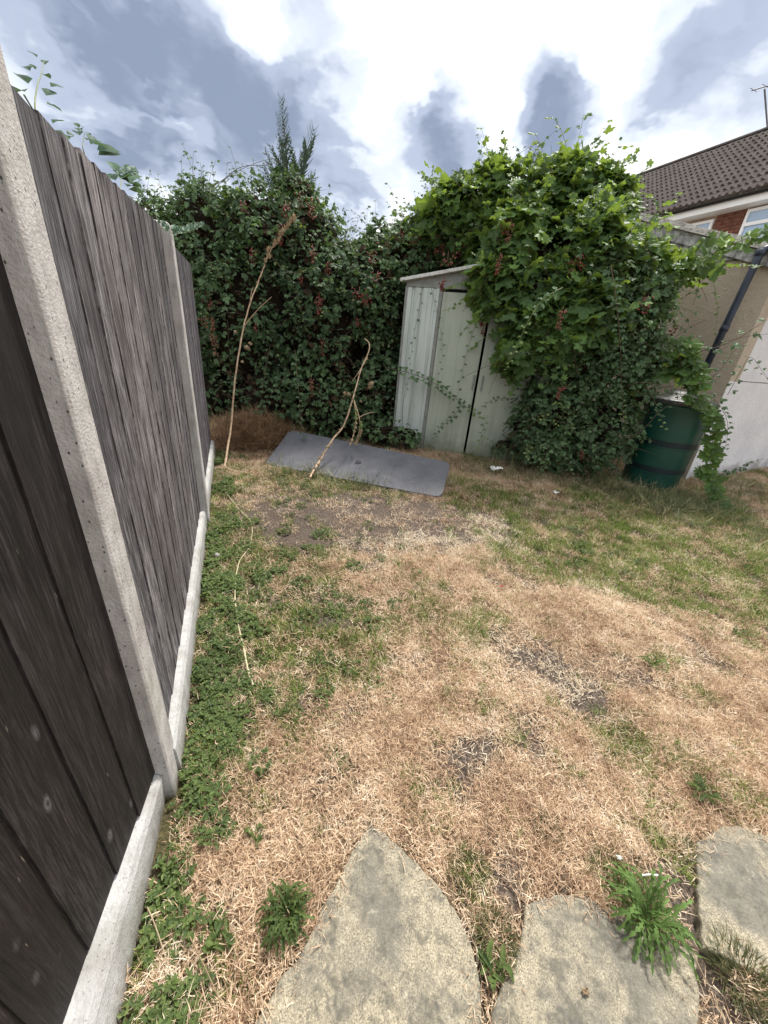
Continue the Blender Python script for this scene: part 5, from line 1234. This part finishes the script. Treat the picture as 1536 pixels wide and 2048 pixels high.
def lay(name, n, seed, dens, protos, m, s=(.8, 1.2), tilt=.12, label=None):
    X_, Y_, Z_, g = lawn_points(n, seed, dens); k = len(X_)
    rot = np.stack([g.normal(0, tilt, k), g.normal(0, tilt, k), g.uniform(0, 2 * PI, k)], 1)
    o = gn_scatter(name, np.stack([X_, Y_, Z_], 1), rot, g.uniform(*s, k) * far_scale(Y_), g.integers(0, len(protos), k), protos, m)
    tag(o, label, kind='stuff'); o['category'] = 'grass'; return o
edge_thin = lambda x, y: np.clip((x - fence_x(y)) * 3, .3, 1)
lay('straw', 2700, 1, lambda x, y: np.clip(1.08 - .80 * green_m(x, y), .12, 1) * np.clip(1.0 - .9 * bare_m(x, y), .07, 1) * np.clip(.25 + 2.3 * (fbm(x * 22, y * 22, 2) - .2), .2, 1), STRAW, M_straw, (.8, 1.2), .15, 'bleached dead grass matted over the dry lawn')
lay('dead_grass', 500, 2, lambda x, y: np.clip(.35 + .9 * (fbm(x * 4, y * 4 + 3) - .4) * 2 + .25 * green_m(x, y), 0, 1) * (1 - .9 * bare_m(x, y)), STRAW_UP, M_straw, (.8, 1.3), .2, 'short dead grass standing in the lawn')
lay('green_grass', 2400, 3, lambda x, y: np.clip(green_m(x, y) * 1.0 + .03, 0, 1) * np.clip((fbm(x * 6, y * 6) - .22) * 2.6, .1, 1) * (1 - .8 * bare_m(x, y)) * np.clip(.25 + .35 * (x - fence_x(y)), .3, 1), GREEN, M_grass, (.7, 1.2), .15, 'short green grass left in the moister parts of the lawn')
fence_band = lambda x, y: np.clip(1.3 - (x - fence_x(y)) / np.where(y < .5, .15, np.clip(.13 + .12 * y, .1, .27)), 0, 1) * np.where(y < .45, .8, 1) * np.clip(.05 + 3.0 * (fbm(x * 7 + 8, y * 7) - .33), 0, 1)
lay('creeping_weeds', 820, 4, lambda x, y: np.clip(fence_band(x, y) + 1.6 * blob(x, y, 405, 1480, .17) + 1.3 * blob(x, y, 400, 1380, .2), 0, 1), WEED, M_weed, (.7, 1.25), .15, 'leafy creeping weeds along the foot of the fence')
midgreen = lambda x, y: np.clip(1.2 * blob(x, y, 520, 1330, .7) + blob(x, y, 560, 1120, .9, 1.2) + blob(x, y, 620, 960, .8, 1.6) + .8 * blob(x, y, 1150, 1100, .5, 1.6), 0, 1) * np.clip(.1 + 2.6 * (fbm(x * 7 + 2, y * 7) - .3), 0, 1)
lay('clover', 520, 5, midgreen, CLOV + WEED[:1], M_weed, (.7, 1.2), .15, 'low clover spreading in the left of the lawn')
M_pale = blade_mat('bleached_straw', [(.55, .42, .28), (.74, .62, .46), (.86, .78, .64)], .2)
rim = lambda x, y: np.clip(blob(x, y, 985, 1065, .38, .7) * 1.8 + blob(x, y, 850, 1100, .26, 2.6) * 1.8 + blob(x, y, 1060, 1400, .45, 1.0) * .2 + blob(x, y, 1230, 1290, .7, 1.2) * .35, 0, 1) * np.clip(3 * (fbm(x * 13, y * 13, 3) - .32), 0, 1)
lay('bleached_straw', 1300, 6, rim, STRAW, M_pale, (.9, 1.4), .15, 'bleached white straw around the dug patch of soil')
# hay strands on the pile, and rank grass under the thicket and the butt
def patch(name, pts, protos, m, s, label, seed, tilt=.4):
    g = np.random.default_rng(seed); k = len(pts); rot = np.stack([g.normal(0, tilt, k), g.normal(0, tilt, k), g.uniform(0, 2 * PI, k)], 1)
    o = gn_scatter(name, pts, rot, g.uniform(*s, k), g.integers(0, len(protos), k), protos, m); tag(o, label, kind='stuff'); o['category'] = 'grass'; return o
hp = [(v[0] + random.uniform(-.03, .03), v[1] + random.uniform(-.03, .03), v[2] + .005) for v in HB if v[2] > 0 for _ in range(5)]
M_hay = blade_mat('hay', [(.10, .055, .03), (.24, .14, .08), (.40, .27, .16), (.55, .41, .27)], .2)
HAY = [tuft(90 + k, 26, .09, (.07, .18), (.9, 1.65), (.003, .0055), (-.3, .5), (0, .02)) for k in range(4)]
patch('hay', hp, HAY, M_hay, (.8, 1.3), 'dead brown hay covering the pile by the fence end', 12)
RANK = [tuft(100 + k, 26, .09, (.10, .30), (.2, 1.3), (.004, .007), (.3, 1.6)) for k in range(4)]
M_rank = blade_mat('rank_grass', [(.03, .045, .02), (.07, .10, .045), (.14, .18, .08), (.34, .30, .16), (.60, .50, .33)], .25)
rp = []
g = random.Random(8)
for (x0, y0, x1, y1, n) in ((960, 935, 1240, 975, 110), (1180, 975, 1440, 1020, 150), (1240, 985, 1400, 1045, 60), (880, 915, 960, 935, 25), (700, 850, 860, 900, 30), (1400, 960, 1536, 990, 40), (1440, 1000, 1536, 1100, 26), (540, 945, 760, 985, 30)):
    for _ in range(n): f = g.random(); p = G(x0 + (x1 - x0) * f, y0 + (y1 - y0) * f + g.uniform(-18, 18)); rp.append((p[0], p[1], 0))
patch('rank_grass', np.array(rp), RANK, M_rank, (.5, 1.1), 'rank half dry grass at the foot of thicket, shed and butt', 13, .25)

# ================================================================== SINGLE WEEDS AND TUFTS
def rosette(name, label, px, py, n, L, W, jag, m, rise=.35, cat='weed', seed=0, spread=1.0):
    g = random.Random(seed); p = G(px, py, .01); root = thing(name, label, cat, p)
    for k in range(n):
        az = 2 * PI * k / n * spread + g.uniform(-.25, .25) + seed; l = L * g.uniform(.55, 1.1); ri = rise * g.uniform(.1, 1.2); mb = MB(); d = np.array([math.cos(az), math.sin(az), 0]); s = np.array([-d[1], d[0], 0]); V = []; K = 14 if jag else 6
        for i_ in range(K + 1):
            f = i_ / K; x = l * f; z = ri * l * math.sin(min(f * 1.6, 1.57) * 1.4) * .8 - .25 * l * f * f * ri; wd = W * (math.sin(PI * min(1, f * .9 + .08)) ** .7) * (.3 + .9 * f) * ((1.3 if i_ % 2 else .28) if jag else 1) * (0.05 if i_ == K else 1)
            c = p + d * x + Z3 * (z + .004) + s * .08 * l * math.sin(f * 2 + k); c = c + s * .012 * math.sin(3 * f + 2.1 * k) + Z3 * .006 * math.sin(5 * f + k); V += [c - s * wd + Z3 * wd * .5, c, c + s * wd + Z3 * wd * .5]
        mb.add(V, [(3 * i_ + q, 3 * i_ + q + 1, 3 * i_ + q + 4, 3 * i_ + q + 3) for i_ in range(K) for q in (0, 1)], g.uniform(.2, .8)); mb.obj('leaf', m, root)
    return root
M_dand = leaf_mat('dandelion_leaf', [(.07, .12, .04), (.12, .20, .06), (.20, .31, .10)], .5, .3)
rosette('dandelion', 'large dandelion rosette with many jagged leaves between the middle and the right paving slab', 1288, 1838, 80, .115, .0056, True, M_dand, 1.0, 'weed', 1)
rosette('dock_weed', 'small broad leaved dock on the joint between the left and middle paving slabs', 988, 1938, 10, .045, .009, False, M_weed, .5, 'weed', 2)
rosette('thistle', 'dark green jagged weed clump beside the left paving slab', 572, 1835, 80, .07, .0055, True, M_weed, .9, 'weed', 3)
rosette('thistle', 'small jagged weed at the upper right of the far straw above the right slab', 1402, 1588, 16, .06, .008, True, M_weed, .6, 'weed', 4)
rosette('plantain', 'single dark plantain in the straw near the right edge at middle height', 1305, 1330, 12, .07, .007, False, M_weed, .9, 'weed', 5)
rosette('plantain', 'green plantain in the straw at the right edge, farther off than the other plantain', 1478, 1272, 10, .06, .008, False, M_weed, .7, 'weed', 6)
rosette('dock_weed', 'small leafy weed in the straw just right of the nearest fence post', 515, 1670, 9, .035, .008, False, M_weed, .6, 'weed', 7)
rosette('dock_weed', 'low leafy weed in the straw below the nearest fence post foot', 440, 1880, 9, .04, .010, False, M_weed, .6, 'weed', 8)
def grass_tuft(label, px, py, n, R_, L, m=M_grass, seed=0, w=(.0016, .003), z=0.0):
    g = random.Random(seed); p = G(px, py, z); mb = MB()
    for _ in range(n):
        a = g.uniform(0, 2 * PI); r_ = R_ * math.sqrt(g.random()); az = a + g.uniform(-.7, .7)
        blade(mb, (p[0] + math.cos(a) * r_, p[1] + math.sin(a) * r_, p[2]), az, g.uniform(.05, .9), L * g.uniform(.5, 1.1), g.uniform(*w), g.uniform(.2, 1.1), g.random(), g)
    o = mb.obj('grass_tuft', m, loc=p); return tag(o, label, 'grass tuft')
M_dull = blade_mat('dull_grass', [(.05, .055, .025), (.09, .10, .045), (.14, .15, .06), (.30, .23, .12)], .25)
grass_tuft('tall bright green grass tuft at the right corner of the grey table top', 915, 968, 150, .09, .20, seed=1)
grass_tuft('dull green grass tuft in the joint between the left and middle slabs, above the dock', 990, 1872, 420, .042, .045, M_dull, 2)
grass_tuft('dull grass tuft at the far end of the joint between left and middle slabs', 938, 1745, 300, .042, .04, M_dull, 3)
grass_tuft('large dull green grass tuft below the right paving slab at the picture edge', 1490, 1965, 520, .065, .06, M_dull, 4)
grass_tuft('dark green grass tuft beside the upper left corner of the right slab', 1368, 1700, 200, .035, .035, M_dull, 5)
grass_tuft('green grass tuft isolated in the straw at the centre of the lawn', 955, 1272, 150, .05, .06, seed=6)
grass_tuft('dark grass tuft at the far point of the left slab', 757, 1630, 130, .03, .025, M_dull, 7)
grass_tuft('olive grass tuft in the straw above the middle slab', 1095, 1660, 190, .04, .032, M_dull, 8)
grass_tuft('yellow green grass tuft in the straw towards the right edge', 1397, 1397, 130, .05, .045, seed=9)
grass_tuft('dark small grass tuft above the bare soil patches', 1095, 1248, 110, .05, .04, M_dull, 10)
grass_tuft('olive grass tuft touching the far edge of the middle slab', 1215, 1745, 240, .05, .035, M_dull, 11)
grass_tuft('green grass tuft at the edge of the bleached patch right of the dug soil', 1010, 1095, 130, .07, .08, M_dull, 12)
grass_tuft('dark green grass tuft beside the dandelion on its far side', 1260, 1790, 150, .03, .04, M_grass, 13)
grass_tuft('dull grass tuft right beside the small jagged weed above the right slab', 1440, 1610, 160, .04, .035, M_dull, 14)
grass_tuft('thin grass tuft standing in front of the table top edge', 745, 975, 26, .06, .17, M_rank, 15, (.0015, .0022))
grass_tuft('thin grass blades standing in front of the left part of the table top', 655, 950, 14, .05, .14, M_rank, 16, (.0015, .0022))
# pale runner of bindweed lying on the lawn
rp_ = [G(*q, .018) for q in ((452, 985), (475, 1015), (502, 1045), (500, 1090), (478, 1125), (470, 1180), (475, 1240), (488, 1300), (497, 1345), (506, 1370))]
M_run = plain_mat('pale_runner', (.38, .36, .20), (.55, .50, .34), 12, .7)
o = MB().tube(spline(rp_, 60), [.0028 + .0014 * (k / 60) for k in range(61)], 6).obj('plant_runner', M_run, loc=rp_[0]); tag(o, 'long pale plant runner lying curved on the grass beside the fence', 'runner')
o = MB().tube(spline([G(1, 1, .02) if 0 else G(*q, .02) for q in ((430, 1120), (455, 1140), (474, 1148))], 14), .0016, 5).obj('plant_runner', M_run, loc=G(430, 1120)); tag(o, 'short pale side runner joining the long one from the fence', 'runner')
# long single straws on slabs and lawn
g = random.Random(77)
for lab, a, b in (('long straw bent across the foot of the fence at the lower left', (365, 1845), (455, 2040)), ('long straw beside the gravel board in the lower left corner', (295, 1815), (345, 1960)), ('pale straw stalk lying at the bottom edge left of the slab', (365, 2048), (430, 2012)),
                  ('straw lying over the left edge of the left slab near its far point', (900, 1740), (908, 1830)), ('straw stalk lying along the joint right of the middle slab', (1385, 1900), (1440, 2010)), ('pale straw lying over the far edge of the middle slab', (1150, 1785), (1245, 1830)),
                  ('long thin straw lying in front of the rank grass below the butt', (1290, 1010), (1390, 985))):
    p, q = G(*a, .02), G(*b, .025); mdl = (p + q) / 2 + np.array([g.uniform(-.02, .02), g.uniform(-.02, .02), .015]); o = MB().tube(spline([p, mdl, q], 10), [.0016 * (1 - .05 * k) for k in range(11)], 5).obj('straw_stalk', M_drypale, loc=p); tag(o, lab, 'straw')
# litter
def scrap(name, label, px, py, s, m, seed, z=.02, cat='litter'):
    g = random.Random(seed); p = G(px, py, z); V = []; K = 5
    for i_ in range(K + 1):
        for k in range(K + 1): V.append((p[0] + (i_ / K - .5) * s * g.uniform(.8, 1.2), p[1] + (k / K - .5) * s * .6, p[2] + g.uniform(0, .4) * s + .1 * s))
    mb = MB(); mb.add(V, [(i_ * (K + 1) + k, (i_ + 1) * (K + 1) + k, (i_ + 1) * (K + 1) + k + 1, i_ * (K + 1) + k + 1) for i_ in range(K) for k in range(K)])
    o = mb.obj(name, m, loc=p); o.modifiers.new('thickness', 'SOLIDIFY').thickness = .0015; return tag(o, label, cat)
M_paper = plain_mat('white_scrap', (.70, .70, .68), (.80, .80, .78), 9, .6); M_film = plain_mat('grey_film', (.35, .35, .37), (.55, .55, .58), 12, .25, .6); M_red = plain_mat('red_petal', (.5, .05, .03), (.6, .08, .05), 9, .6)
scrap('paper_scrap', 'white torn scrap lying in the grass before the shed doors', 992, 942, .13, M_paper, 1, .05)
scrap('plastic_film', 'crumpled grey plastic film at the foot of the thicket beside the shed', 1040, 915, .30, M_film, 2, .10)
scrap('paper_scrap', 'tiny white scrap in the straw above the dandelion', 1238, 1716, .014, M_paper, 3, .03)
scrap('paper_scrap', 'small pale scrap in the grass between thicket and lawn', 1112, 987, .06, M_paper, 4, .03)
scrap('red_petal', 'single red petal in the straw of the lawn centre', 1003, 1173, .018, M_red, 5, .03, 'petal')
scrap('dry_catkin', 'small yellowish fallen catkin on the middle slab', 1170, 1984, .016, M_drypale, 6, .016, 'fallen leaf')
o = MB().tube([G(1280, 1751, .03), G(1298, 1749, .032), G(1316, 1750, .03)], .0022, 6).obj('twig', M_paper, loc=G(1290, 1750)); tag(o, 'short white twig in the soil just above the dandelion', 'twig')
mb = MB(); mb.ball(G(434, 1111, .02), .018, 8, 6); o = mb.obj('pebble', M_con, loc=G(434, 1111), smooth=True); tag(o, 'small grey stone in the grass beside the far fence panel', 'stone')
